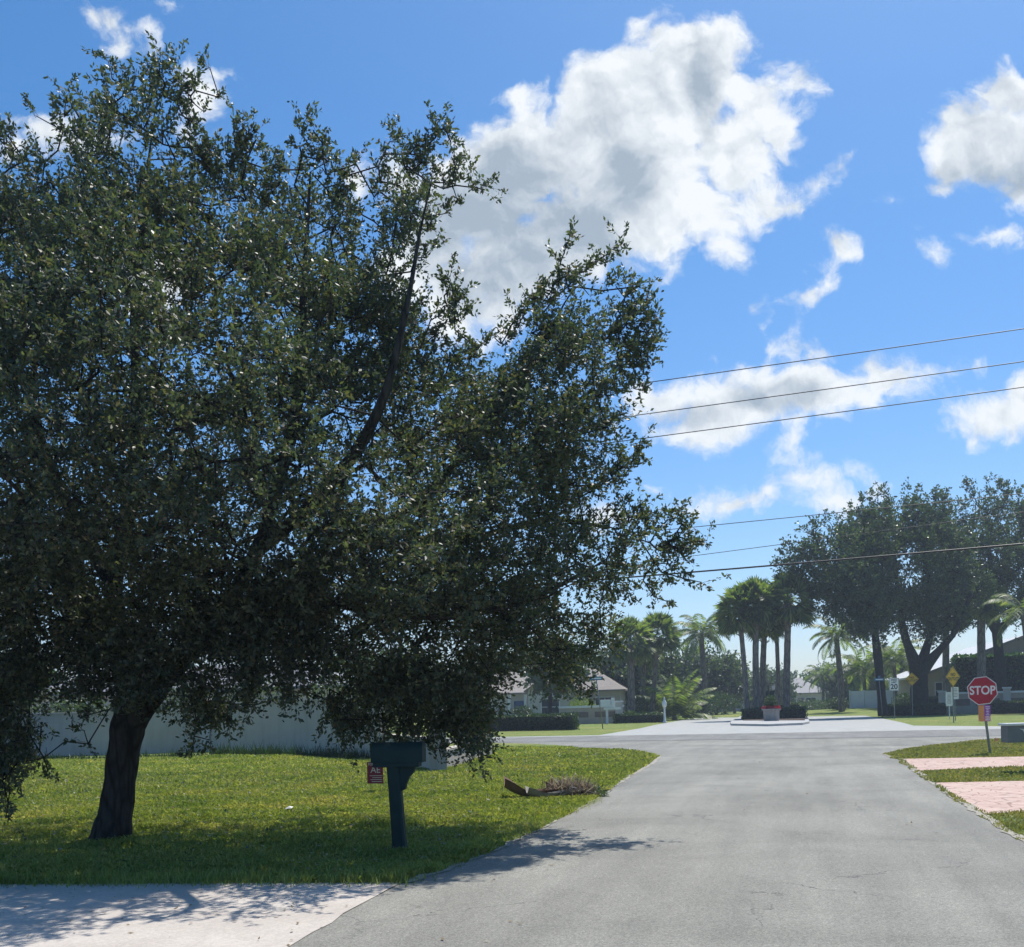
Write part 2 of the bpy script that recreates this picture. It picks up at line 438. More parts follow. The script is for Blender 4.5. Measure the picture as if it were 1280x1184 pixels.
def skeleton(limbs, C):
    """limbs: list of [(pos,r)...]; C clusters. returns nodes, parent, seeds"""
    nodes = []; par = []; fixed = []
    idx = {}
    for limb in limbs:
        prev = -1
        for i, (p, r) in enumerate(limb):
            key = tuple(round(c, 3) for c in p)
            if key in idx: prev = idx[key]; continue
            nodes.append(np.array(p, float)); par.append(prev); fixed.append(r); prev = len(nodes)-1; idx[key] = prev
    nfix = len(nodes)
    A = np.array(nodes[1:] if len(nodes) > 2 else nodes)
    dist = np.min(np.linalg.norm(C[:, None]-A[None], axis=2), axis=1)
    order = np.argsort(dist)
    P = np.zeros((nfix+2*len(C), 3)); P[:nfix] = nodes; n = nfix
    start = 5 if nfix > 8 else (2 if nfix > 3 else 0)
    for i in order:
        c = C[i]
        dd = np.linalg.norm(P[start:n]-c, axis=1); j = int(np.argmin(dd))+start
        L = dd[j-start]
        if L > .5:
            m = (P[j]+c)/2 + RNG.normal(size=3)*L*.1 + np.array([0, 0, L*.08])
            P[n] = m; par.append(j); fixed.append(None); n += 1; j = n-1
        P[n] = c; par.append(j); fixed.append(None); n += 1
    return P[:n], par, fixed, nfix

def branch_mesh(P, par, fixed, nfix, r0=.006, sides=5, expo=.45):
    n = len(P); w = np.ones(n)
    for i in range(n-1, nfix-1, -1): 
        w[par[i]] += w[i] if par[i] >= nfix else 0
    rad = r0*w**expo
    mb = MB()
    for i in range(nfix, n):
        j = par[i]
        r1 = min(rad[i]*1.25 if j < nfix else rad[j], rad[i]*1.5)
        if j < nfix: r1 = min(r1, fixed[j]*.6)
        r1 = min(r1, .028 if r0 < .01 else .2); far_ = np.linalg.norm(P[i]-P[4]) > 4.6; rad[i] = min(rad[i], ((.011 if far_ else .02) if P[i][2] > 2.6 else .009) if r0 < .01 else .2); r1 = min(r1, .011) if (r0 < .01 and P[i][2] < 2.6) else (min(r1, .014) if (r0 < .01 and far_) else r1)
        mb.tube([P[j], P[i]], [r1, rad[i]], sides if rad[i] > .012 else 3, caps=False)
    return mb

def twigs_and_leaves(C, centre, n_tw, n_lf, Lt, leafL, leafW, upb=.5, outb=.9, droop=.0, jit=.25, twig_r=.003, low=None):
    n = len(C)
    out = norm(C-centre)
    D = np.repeat(out, n_tw, 0)*outb + RNG.normal(size=(n*n_tw, 3)) + np.array([0, 0, upb])
    if low is not None:
        z = np.repeat(C[:, 2], n_tw); k = np.clip((low-z)/1.5, 0, 1)
        D[:, 2] -= k*1.7
    D = norm(D)
    S = np.repeat(C, n_tw, 0) + RNG.normal(size=(n*n_tw, 3))*jit*Lt*.5
    L = Lt*(.5+RNG.random((len(S), 1)))
    E = S + D*L; E[:, 2] -= droop*L[:, 0]
    # twigs
    rr = norm(np.cross(D, RNG.normal(size=D.shape)))*twig_r; r2 = np.cross(D, rr)
    V = np.stack([S+rr, S-rr*.5+r2*.87, S-rr*.5-r2*.87, E], 1).reshape(-1, 3)
    b = np.arange(len(S))[:, None]*4
    Ft = np.concatenate([b+np.array([[0, 1, 3]]), b+np.array([[1, 2, 3]]), b+np.array([[2, 0, 3]])])
    # leaves
    t = RNG.random((len(S), n_lf, 1))**.7
    P = S[:, None]+(E-S)[:, None]*(.15+.9*t) + RNG.normal(size=(len(S), n_lf, 3))*leafL*.25
    LD = norm(D[:, None]*.6 + RNG.normal(size=P.shape)*.75 + np.array([0, 0, .12]))
    Vl, Fl = leaf_quads(P.reshape(-1, 3), LD.reshape(-1, 3), leafL, leafW)
    return V, Ft, Vl, Fl

def tree(name, label, cat, group, base, limbs_px, d0, poly, N_cl, thick, n_tw, n_lf, Lt, leafL, leafW, mleaf, mbark,
         spikes=(), r0=.006, trunk_sides=14, low=None, zmin=.4, upb=.5, droop=0, sub=None, k_thick=.9, spike_step=14, flare=None, tscale=1.0, auto=0, auto_len=45, extra=None):
    root = empty(name, base, 0, label, cat, group)
    off = np.array(tuple(base))
    limbs = []
    for lb in limbs_px:
        limbs.append([(tuple(np.array(tuple(W(u, v, d0+dd)))), r) for (u, v, dd, r) in lb])
    C, SP = grow_crown(poly, d0, N_cl, thick, spikes, zmin, spike_step, k_thick, tscale, auto, auto_len)
    if extra is not None:
        C2 = []
        for (u0_, v0_, u1_, v1_, dd0, dd1, nn_) in extra:
            for _k in range(nn_): C2.append(tuple(W(random.uniform(u0_, u1_), random.uniform(v0_, v1_), d0+random.uniform(dd0, dd1))))
        C = np.vstack([C, np.array(C2)])
    P, par, fixed, nf = skeleton(limbs, np.vstack([C, SP]) if len(SP) else C)
    mb = branch_mesh(P, par, fixed, nf, r0)
    for lb in limbs:
        # smooth the path
        pts = [np.array(p) for p, r in lb]; rs = [r for p, r in lb]
        pp = []; rr = []
        for i in range(len(pts)-1):
            p0 = pts[max(i-1, 0)]; p1 = pts[i]; p2 = pts[i+1]; p3 = pts[min(i+2, len(pts)-1)]
            for k in range(4):
                t = k/4
                q = .5*((2*p1)+(-p0+p2)*t+(2*p0-5*p1+4*p2-p3)*t*t+(-p0+3*p1-3*p2+p3)*t**3)
                pp.append(q); rr.append((rs[i]*(1-t)+rs[i+1]*t)*(1+.05*math.sin(7*(i+t))))
        pp.append(pts[-1]); rr.append(rs[-1])
        mb.tube(pp, rr, trunk_sides)
    centre = C.mean(0)
    V, Ft, Vl, Fl = twigs_and_leaves(C, centre, n_tw, n_lf, Lt, leafL, leafW, upb, .9, droop, low=low)
    if len(SP):
        V2, Ft2, Vl2, Fl2 = twigs_and_leaves(SP, centre, max(3, n_tw//2), n_lf, Lt*.62, leafL, leafW, upb, .9, 0, jit=.15)
        Ft = np.vstack([Ft, Ft2+len(V)]); V = np.vstack([V, V2]); Fl = np.vstack([Fl, Fl2+len(Vl)]); Vl = np.vstack([Vl, Vl2])
    mb.v = [tuple(np.array(q)-off) for q in mb.v]
    nb = len(mb.v); mb.v += [tuple(q) for q in (V-off)]; mb.f += [tuple(q) for q in (Ft+nb)]
    mb.build('trunk', mbark, root, smooth=True)
    np_mesh('crown', Vl-off, Fl, mleaf, root)
    return root

# ------------------------------------------------------------ terrain
def ground():
    def axis(lo, hi, dlo, dhi, step):
        a = list(np.arange(dlo, dhi+1e-6, step)); s = step; x = dhi
        while x < hi: s *= 1.35; x += s; a.append(x)
        s = step; x = dlo; pre = []
        while x > lo: s *= 1.35; x -= s; pre.append(x)
        return np.array(pre[::-1]+a)
    X = axis(-2500, 2500, -50, 50, 1.25); Y = axis(-600, 4000, -10, 150, 1.25)
    XX, YY = np.meshgrid(X, Y)
    Z = np.vectorize(H)(XX, YY)
    V = np.column_stack([XX.ravel(), YY.ravel(), Z.ravel()])
    nx, ny = len(X), len(Y)
    i, j = np.meshgrid(np.arange(nx-1), np.arange(ny-1)); a = (j*nx+i).ravel()
    Fc = np.column_stack([a, a+1, a+nx+1, a+nx])
    o = np_mesh('ground', V, Fc, M_turf); o.data.shade_smooth(); tag(o, kind='structure')
ground()

def jitter_line(pts, step=.35, amp=.05):
    out = []
    for i in range(len(pts)-1):
        a, b = pts[i], pts[i+1]; L = (b-a).length; n = max(1, int(L/step))
        if L > 60: n = 1
        for k in range(n):
            q = a.lerp(b, k/n); out.append(Vector((q.x+random.gauss(0, amp), q.y+random.gauss(0, amp), 0)))
    out.append(pts[-1].copy())
    return out
def sheet(name, pts, z, mat, skirt=0.0, kind='structure'):
    bm = bmesh.new(); vs = [bm.verts.new((p.x, p.y, z)) for p in pts]
    f = bm.faces.new(vs)
    if f.normal.z < 0: f.normal_flip()
    bmesh.ops.triangulate(bm, faces=bm.faces[:])
    me = bpy.data.meshes.new(name); bm.to_mesh(me); bm.free(); me.materials.append(mat)
    o = bpy.data.objects.new(name, me); COL.objects.link(o)
    if kind: tag(o, kind=kind)
    return o
def g2(l): return [G(u, v) for u, v in l]

# far and near lines of the cross street, in the world
fa, fb = G(764, 920), G(1250, 911.5); fdir = (fb-fa).normalized(); fdir.z = 0
sa = G(600, 928.7); sb = G(1240, 920.3)
far_l = fa - fdir*300; far_r = fb + fdir*300
sea_l = sa + (sa-sb).normalized()*300; sea_r = sb + (sb-sa).normalized()*300
nl = G(609, 932.5); near_l = nl - fdir*300
nr = G(1242, 924.5); near_r = nr + fdir*300
left_edge = g2([(824, 945.6), (813, 956), (771, 979), (738, 1002), (690, 1027), (625, 1058), (560, 1085), (503, 1104)])
d_left = g2([(430, 1143), (360, 1184)])
right_edge = g2([(1104, 943), (1125, 950), (1142, 963), (1165, 978), (1185, 994), (1230, 1020), (1280, 1053), (1350, 1102)])
# straight continuation behind the camera
LB = d_left[-1] + (d_left[-1]-d_left[0]).normalized()*2
lb2 = Vector((LB.x+.6, -25, 0)); 
RB = right_edge[-1]; rb2 = Vector((RB.x+.3, -25, 0))
street = ([Vector((near_l.x, near_l.y, 0)), nl] + jitter_line(g2([(609, 932.5), (716, 934), (765, 937), (801, 939.5), (824, 945.6)]), .5, .03)[1:]
          + jitter_line(left_edge, .25, .04)[1:] + d_left + [LB, lb2, rb2] + jitter_line(right_edge, .25, .04)[::-1]
          + jitter_line(g2([(1104, 943), (1141, 935), (1179, 930.6), (1212, 927), (1242, 924.5)]), .5, .04)[1:] + [near_r, sea_r, sb, sa, sea_l])
sheet('street', street, .006, M_asphalt)
sheet('cross_street', [sea_l, sa, sb, sea_r, far_r, fb, fa, far_l], .008, M_asphalt2)
def ribbon(name, a, b, w, z, mat, n=60):
    d = (b-a); L = d.length; d.normalize(); s = Vector((-d.y, d.x, 0))
    mb = MB()
    for i in range(n+1):
        p = a+d*L*i/n; k = w*(.6+.8*random.random())
        mb.v += [(p.x+s.x*k/2, p.y+s.y*k/2, z), (p.x-s.x*k/2, p.y-s.y*k/2, z)]
        if i: q = 2*i; mb.f.append((q-2, q-1, q+1, q))
    o = mb.build(name, mat); tag(o, kind='structure'); return o
sl = sa+(sa-sb).normalized()*20; sr = sb+(sb-sa).normalized()*20
ribbon('road_joint', sl, sr, .38, .013, M_crackseal, 90)
# concrete gutter and entrance road
ent = g2([(764, 920.2), (745, 920.0), (799, 911), (818, 906.6), (860, 899), (926, 893.3), (931, 889.4), (941, 889.2), (950, 893.5), (998, 893.5), (1000, 888.6), (1006, 888.6),
          (1015, 893.2), (1082, 894.8), (1109, 899.5), (1130, 904), (1142, 907.4), (1280, 908.4)])
nrm = Vector((-fdir.y, fdir.x, 0)); nrm = nrm if nrm.y > 0 else -nrm
gut_r = fb+fdir*300+nrm*2.6; 
sheet('entrance_road', [fa, ent[1]]+ent[2:]+[gut_r, far_r], .010, M_concrete)
sheet('gutter', [far_l, fa, fa+nrm*1.2, far_l+nrm*1.2], .012, M_concrete)
ws = G(1005, 899.7); we = G(1083, 899.7)
ribbon('expansion_joint', ws, we, .3, .015, M_crackseal, 20)
M_sand = mottled('sandy_edge', (.26, .24, .19), (.42, .39, .33), 14, .95, .5, .01, 60)
def edge_strip(line, w, z):
    L = jitter_line(line, .16, .02); mb = MB(); k = .5
    for i, p in enumerate(L):
        d = (L[min(i+1, len(L)-1)]-L[max(i-1, 0)]); d.normalize(); sd = Vector((-d.y, d.x, 0)); k = .7*k+.3*random.uniform(0, 1.3)
        a = w*k*random.uniform(.6, 1.1); c = w*(1.1-k)*random.uniform(.3, .9)
        mb.v += [(p.x+sd.x*a, p.y+sd.y*a, z), (p.x-sd.x*c, p.y-sd.y*c, z)]
        if i: q = 2*i; mb.f.append((q-2, q-1, q+1, q))
    tag(mb.build('sandy_edge', M_sand), kind='structure')
edge_strip(left_edge, .13, .0135); edge_strip(right_edge, .13, .0135)
# driveways
dl = G(503, 1104); A_ = G(0, 1106.5)
ddir = (A_-dl).normalized()
drv = [dl, G(430, 1143), G(360, 1184)] + [LB, Vector((LB.x-.5, -3, 0)), Vector((-22, -3, 0)), dl+ddir*20]
drv = [dl+Vector((.0, .02, 0))] + jitter_line([dl, G(430, 1143), G(360, 1184), LB], .3, .015)[1:] + [Vector((LB.x, .8, 0))]+[Vector((-24, 1.5, 0)), dl+ddir*20]
sheet('driveway', drv, .011, M_drive)
for k, (q) in enumerate([[(1125, 949.3), (1300, 945.8), (1480, 941.5), (1480, 955), (1300, 958.8), (1148, 964.2)],
                         [(1163, 979.3), (1300, 976.5), (1480, 973), (1480, 1009), (1300, 1014), (1231, 1018.8)]]):
    P_ = g2(q); o = sheet('paver_driveway' if k == 0 else 'paver_driveway', P_, .0115, M_pink)

# island
isl = g2([(914, 907.3), (960, 908.2), (1004, 906.4), (1012, 904.6), (1010, 899.5), (998, 890), (975, 889.6), (950, 889.6), (936, 892), (922, 899), (913, 904.8)])
def slab(name, pts, z0, z1, mat, inset=.0):
    mb = MB(); n = len(pts)
    mb.v = [(p.x, p.y, z0) for p in pts]+[(p.x, p.y, z1) for p in pts]
    mb.f = [(i, (i+1) % n, n+(i+1) % n, n+i) for i in range(n)] + [tuple(range(n, 2*n))]
    o = mb.build(name, mat); tag(o, kind='structure'); return o
slab('kerb_island', isl, -.05, .14, M_curb)
isl2 = g2([(929, 903.2), (1006, 903), (1007, 899), (996, 890.6), (975, 890.2), (950, 890.2), (938, 892.6), (926, 899)])
slab('planting_bed', isl2, .0, .19, M_soil)

# ------------------------------------------------------------ grass
edges_poly_road = [(p.x, p.y) for p in street]
paved = [edges_poly_road, [(p.x, p.y) for p in [dl, G(430, 1143), G(360, 1184), LB, Vector((-24, 1.5, 0)), dl+ddir*20]]]
for q in [[(1125, 949.3), (1300, 945.8), (1480, 941.5), (1480, 955), (1300, 958.8), (1148, 964.2)],
          [(1163, 979.3), (1300, 976.5), (1480, 973), (1480, 1009), (1300, 1014), (1231, 1018.8)]]:
    paved.append([(p.x, p.y) for p in g2(q)])
def grass_patch(name, label, poly_px, dens_fn, hgt, mat, nmax, seed=3, zz=0, margin=0.04, wid=.006):
    """numpy blades over a ground area; poly in the photo's ground coordinates, density by depth"""
    poly = [(G(u, v).x, G(u, v).y) for u, v in poly_px]
    xs = [p[0] for p in poly]; ys = [p[1] for p in poly]
    n = int(nmax)
    # importance: choose by inverse depth^2
    P = np.column_stack([RNG.uniform(min(xs), max(xs), n*6), RNG.uniform(min(ys), max(ys), n*6)])
    P = P[in_poly(P, poly)]
    d = P[:, 0]*FW[0]+P[:, 1]*FW[1]
    keep = RNG.random(len(P)) < np.clip(dens_fn(d), 0, 1)
    P = P[keep]
    for q in paved:
        ins = in_poly(P, q)
        if margin: ins &= edge_dist(P, q) > margin
        P = P[~ins]
    P = P[:n]; d = P[:, 0]*FW[0]+P[:, 1]*FW[1]
    Z = np.array([H(x, y) for x, y in P]); n = len(P)
    # patchy height
    ph = .75+.35*np.sin(P[:, 0]*1.7+np.sin(P[:, 1]*1.3)*2)*np.sin(P[:, 1]*2.1+1.3*np.sin(P[:, 0]*.9))
    h = hgt*(.45+.9*RNG.random(n))*ph
    w = np.maximum(wid, .0006*d)
    a = RNG.uniform(0, 2*PI, n); lean = RNG.normal(size=(n, 2))*.55
    B = np.column_stack([P, Z]); s = np.column_stack([np.cos(a), np.sin(a), np.zeros(n)])*w[:, None]
    mid = B + np.column_stack([lean*h[:, None]*.35, h*.6]); tip = B+np.column_stack([lean*h[:, None], h*(1-.25*np.minimum(1, np.linalg.norm(lean, axis=1)))])
    V = np.stack([B-s, B+s, mid+s*.8, tip, mid-s*.8], 1).reshape(-1, 3)
    Fc = np.arange(n*5).reshape(n, 5)
    o = np_mesh(name, V, Fc, mat); tag(o, label, 'grass', kind='stuff')
    return o
grass_patch('lawn_grass', 'bright green lawn grass under and beyond the big oak', [(-40, 1109), (503, 1106), (560, 1088), (625, 1062), (690, 1030), (742, 1002), (775, 979), (700, 972), (560, 975), (300, 985), (-60, 1000)],
            lambda d: (9.0/np.maximum(d, 8))**1.2, .085, M_blade, 210000)
grass_patch('lawn_grass', 'short green lawn grass between the oak and the grey wall', [(-60, 1000), (300, 985), (560, 975), (700, 972), (775, 979), (825, 946), (801, 940), (716, 934.5), (609, 934), (545, 955), (475, 949), (380, 945), (250, 946), (-60, 952)],
            lambda d: (20.0/np.maximum(d, 18))**1.2, .09, M_blade, 110000)
grass_patch('verge_grass', 'olive green verge grass around the stop sign and pink driveways', [(1100, 942), (1141, 934), (1179, 930), (1242, 924), (1380, 917), (1380, 1160), (1275, 1056), (1225, 1022), (1185, 997), (1142, 966)],
            lambda d: (12.0/np.maximum(d, 10))**1.2, .06, M_blade_dry, 60000)
# tufts against the wall foot
def tuft_line(name, label, a, b, n, h, mat, sp=.25, wd=.016):
    t = RNG.random(n); P = np.array(tuple(a))[None]*(1-t[:, None])+np.array(tuple(b))[None]*t[:, None]
    P[:, :2] += RNG.normal(size=(n, 2))*sp*.4
    P[:, 2] = [H(x, y) for x, y, z in P]
    clump = .5+.5*np.sin(t*37)*np.sin(t*91+2)
    hh = h*(.3+RNG.random(n))*(.4+clump)
    a_ = RNG.uniform(0, 2*PI, n); s = np.column_stack([np.cos(a_), np.sin(a_), np.zeros(n)])*wd
    tip = P+np.column_stack([RNG.normal(size=(n, 2))*.3*hh[:, None], hh])
    V = np.stack([P-s, P+s, tip], 1).reshape(-1, 3)
    o = np_mesh(name, V, np.arange(n*3).reshape(n, 3), mat); tag(o, label, 'weeds', kind='stuff')
tuft_line('wall_weeds', 'dark weeds growing along the foot of the grey wall', G(265, 943), G(470, 949), 1800, .32, M_hedge)
tuft_line('wall_weeds', 'short weeds along the wall left of the pier', G(-60, 951), G(252, 945), 1800, .2, M_hedge)
tuft_line('edge_tufts', 'taller grass tufts along the near driveway edge', G(-40, 1105), G(500, 1102), 5200, .085, M_blade, .3, .005)
tuft_line('edge_tufts', 'taller grass tufts along the left road edge', G(505, 1100), G(738, 1000), 3200, .08, M_blade, .3, .005)
# leaf litter on the road edge and lawn
def litter(name, label, poly_px, n, size, mat, z=.012):
    poly = [(G(u, v).x, G(u, v).y) for u, v in poly_px]
    xs = [p[0] for p in poly]; ys = [p[1] for p in poly]
    P = np.column_stack([RNG.uniform(min(xs), max(xs), n*5), RNG.uniform(min(ys), max(ys), n*5)]); P = P[in_poly(P, poly)][:n]
    B = np.column_stack([P, np.full(len(P), z)+RNG.random(len(P))*.01])
    D = norm(np.column_stack([RNG.normal(size=(len(P), 2)), RNG.normal(size=len(P))*.15]))
    V, Fc = leaf_quads(B, D, size, .45, 6)
    V[:, 2] = np.maximum(V[:, 2], z)
    o = np_mesh(name, V, Fc, mat); tag(o, label, 'leaves', kind='stuff')
litter('fallen_leaves', 'small fallen leaves scattered along the road edge', [(360, 1184), (503, 1102), (625, 1058), (738, 1002), (830, 946), (1000, 930), (1104, 943), (1230, 1020), (1290, 1060), (1100, 1040), (900, 1010), (760, 1060), (640, 1184)], 420, .045, M_litter)
litter('fallen_leaves', 'small dry leaves scattered on the pale driveway', [(-20, 1184), (-20, 1108), (500, 1106), (370, 1184)], 90, .04, M_litter, .016)

litter('fallen_leaves', 'dry oak leaves caught in the lawn grass around the trunk', [(-40, 1100), (500, 1100), (640, 1040), (560, 975), (0, 975)], 900, .05, M_litter, .06)
litter('lawn_weeds', 'broad dark weed leaves dotted through the lawn', [(-40, 1100), (500, 1100), (700, 1020), (700, 960), (0, 970)], 1500, .07, M_hedge, .055)
# ------------------------------------------------------------ the big oak
oak_poly = [(-170, 380), (-90, 290), (-30, 235), (10, 190), (60, 160), (110, 130), (130, 105), (205, 100), (250, 105), (235, 150), (225, 195), (262, 205), (275, 225),
            (300, 190), (322, 225), (345, 235), (365, 190), (400, 195), (425, 250), (442, 225), (470, 215), (500, 195), (545, 185), (565, 215), (560, 260), (530, 300), (515, 340),
            (535, 365), (565, 385), (550, 410), (530, 440), (555, 455), (590, 445), (625, 425), (650, 390), (672, 370), (720, 362), (780, 375), (792, 410),
            (785, 440), (798, 470), (785, 540), (775, 580), (745, 610), (745, 640), (790, 655), (830, 665), (850, 685), (825, 700), (828, 730), (800, 760), (780, 800), (765, 825), (742, 835), (715, 858),
            (680, 865), (640, 852), (612, 880), (592, 915), (560, 930), (530, 905), (490, 895), (460, 900), (430, 895), (400, 860), (370, 850), (330, 850), (300, 855), (270, 880), (240, 860),
            (200, 850), (170, 860), (135, 865), (110, 840), (85, 860), (62, 895), (38, 935), (8, 962), (-60, 965), (-150, 900), (-230, 760), (-240, 520)]
oak_spikes = [[(130, 120), (140, 98), (135, 76)], [(200, 110), (207, 75)], [(235, 140), (248, 100), (262, 84)], [(235, 170), (255, 140), (274, 122)], [(290, 215), (302, 158)],
              [(372, 200), (380, 152)], [(395, 215), (402, 185)], [(520, 210), (545, 164)], [(550, 220), (575, 205), (602, 234)], [(540, 240), (570, 232), (600, 236)],
              [(540, 360), (570, 380), (574, 402)], [(690, 370), (700, 330), (713, 294)], [(700, 370), (740, 330), (778, 304)], [(720, 375), (770, 358), (784, 360)],
              [(770, 400), (798, 408)], [(770, 440), (802, 462)], [(785, 500), (803, 488)], [(770, 560), (796, 568)], [(810, 660), (800, 635), (780, 632)], [(810, 680), (860, 690), (884, 676)],
              [(810, 710), (850, 722), (876, 728)], [(800, 740), (835, 752)], [(770, 650), (820, 640), (845, 648)], [(40, 170), (45, 145)], [(15, 200), (0, 170)],
              [(160, 130), (170, 95)], [(185, 130), (190, 98)], [(345, 240), (352, 205)], [(455, 230), (445, 205)],
              # hanging twigs
              [(255, 860), (262, 900), (262, 925)], [(285, 860), (290, 900)], [(420, 880), (428, 915), (432, 935)], [(440, 880), (445, 905)], [(470, 880), (478, 915)], [(50, 930), (60, 965)],
              [(15, 970), (8, 1020)], [(560, 900), (578, 940)], [(590, 880), (600, 915)], [(520, 890), (530, 925)], [(95, 880), (110, 930)], [(240, 850), (245, 900), (240, 940)],
              [(545, 920), (552, 950)], [(735, 840), (742, 862)], [(380, 850), (386, 880)], [(350, 850), (340, 875)]]
oak_limbs = [
    [(138, 1058, 0, .34), (140, 1040, 0, .235), (147, 1000, 0, .195), (153, 950, 0, .19), (160, 905, 0, .205), (161, 865, .1, .15), (148, 800, .25, .125), (142, 730, .4, .115), (160, 640, .5, .10), (172, 520, .4, .08), (168, 400, .3, .055), (178, 290, .2, .035), (186, 200, .1, .016), (195, 130, .1, .005)],
    [(160, 905, 0, .205), (188, 872, -.1, .145), (220, 832, -.2, .12), (275, 770, -.1, .1), (320, 690, .1, .085), (350, 600, .1, .07), (372, 500, -.5, .075), (378, 400, -.4, .05), (383, 300, -.3, .03), (388, 215, -.3, .008)],
    [(275, 770, -.1, .1), (350, 735, .6, .075), (440, 680, 1.0, .065), (530, 620, 1.3, .065), (610, 530, 1.4, .05), (670, 450, 1.3, .03), (705, 380, 1.2, .012), (725, 355, 1.2, .004)],
    [(148, 800, .25, .125), (90, 735, -.4, .09), (20, 670, -1, .07), (-60, 600, -1.4, .05), (-120, 520, -1.6, .03)],
    [(142, 730, .4, .115), (80, 620, 1.5, .075), (40, 500, 2, .05), (60, 380, 2.1, .03), (70, 290, 2.1, .01)],
    [(320, 690, .1, .085), (400, 620, -1.8, .07), (470, 520, -2.4, .05), (505, 400, -2.4, .03), (525, 290, -2.2, .015), (540, 225, -2.1, .005)],
    [(350, 735, .6, .075), (450, 760, -.6, .06), (560, 770, -1.2, .045), (660, 750, -1.0, .03), (740, 710, -.7, .02)],
    [(440, 680, 1.0, .065), (560, 680, 1.6, .05), (680, 650, 1.8, .035), (760, 660, 1.6, .02)]]
tb = at(139, 12.5)
tree('oak_tree', 'large dark leafy oak tree spreading over the lawn and driveway at left', 'tree', None, tb, oak_limbs, 12.5, oak_poly,
     2950, 5.2, 7, 20, .34, .057, .47, M_oakleaf, M_bark, spikes=oak_spikes, low=2.6, r0=.0062, zmin=.55, k_thick=2.3, auto=95, auto_len=78, extra=[(175, 700, 400, 850, -1.4, -.6, 190), (95, 760, 200, 862, -1.2, -.5, 70), (0, 690, 120, 850, -1.2, 0, 60), (380, 680, 640, 860, -1.2, 0, 90), (410, 850, 600, 905, -.8, .8, 60), (-10, 850, 55, 945, -.8, .8, 34), (235, 850, 300, 885, -.6, .6, 12), (560, 870, 600, 922, -.5, .5, 14), (-10, 930, 25, 985, -.4, .4, 8)])

# ------------------------------------------------------------ far oaks at right
go = 'big oaks behind the entrance at right'
def far_oak(label, trunk, d, poly, n, spikes=()):
    b = at(trunk[0], d); poly = [(x, y+13 if y < 760 else y) for x, y in poly]; spikes = [[(x, y+13) for x, y in q] for q in spikes]
    limbs = []
    for lb in trunk[1]:
        limbs.append(lb)
    return tree('oak_tree', label, 'tree', go, b, limbs, d, poly, n, 6.0, 8, 13, 1.15, .24, .55, M_faroak, M_bark, spikes=spikes, r0=.018, zmin=3.0, upb=.8, k_thick=.8, tscale=3.0, auto=26, auto_len=26, spike_step=9, trunk_sides=12)
far_oak('tall oak with a slim leaning trunk left of the massive forked oak', (1104, [
    [(1104, 895, 0, .42), (1101, 860, 0, .34), (1097, 820, 0, .34), (1090, 770, 0, .28), (1075, 720, 0, .18), (1060, 680, 0, .1)], [(1090, 770, 0, .28), (1050, 740, 1, .16), (1020, 710, 1, .08)]]), 84,
    [(975, 705), (988, 680), (1003, 660), (1030, 650), (1060, 645), (1085, 640), (1110, 650), (1118, 700), (1120, 760), (1110, 800), (1085, 815), (1060, 795), (1045, 780), (1030, 785), (1010, 755), (1000, 725)], 330,
    [[(1010, 665), (1004, 652)], [(990, 690), (978, 688)], [(1050, 650), (1048, 640)]])
far_oak('massive oak with a thick trunk forking into three limbs', (1150, [
    [(1149, 893, 0, .85), (1149, 870, 0, .72), (1148, 842, 0, .72), (1137, 812, 0, .38), (1130, 790, 0, .32), (1122, 740, 0, .22), (1118, 690, 0, .12)],
    [(1148, 842, 0, .72), (1158, 810, .5, .34), (1165, 780, 1, .26), (1160, 720, 1, .2), (1155, 670, 1, .1)],
    [(1148, 842, 0, .72), (1175, 812, -.5, .3), (1196, 786, -1, .22), (1215, 740, -1, .16)]]), 88,
    [(1050, 660), (1070, 628), (1100, 616), (1140, 610), (1175, 618), (1195, 640), (1215, 680), (1225, 720), (1222, 770), (1205, 790), (1180, 795), (1165, 812), (1140, 795), (1105, 790), (1075, 760), (1055, 710)], 520,
    [[(1095, 618), (1088, 608)], [(1130, 612), (1134, 602)], [(1160, 615), (1168, 604)]])
far_oak('dense tall oak behind the clipped green thicket at the right edge', (1250, [
    [(1251, 890, 0, .6), (1250, 840, 0, .5), (1246, 790, 0, .42), (1240, 730, 0, .3), (1236, 680, 0, .15)], [(1246, 790, 0, .42), (1285, 750, 0, .2), (1310, 700, 0, .1)], [(1246, 790, 0, .42), (1215, 740, 0, .2), (1200, 690, 0, .1)]]), 96,
    [(1165, 640), (1180, 612), (1205, 604), (1235, 598), (1262, 608), (1300, 612), (1345, 640), (1370, 700), (1350, 760), (1300, 770), (1275, 790), (1240, 775), (1205, 790), (1180, 760), (1165, 700)], 560,
    [[(1245, 603), (1250, 592)], [(1215, 606), (1210, 597)]])

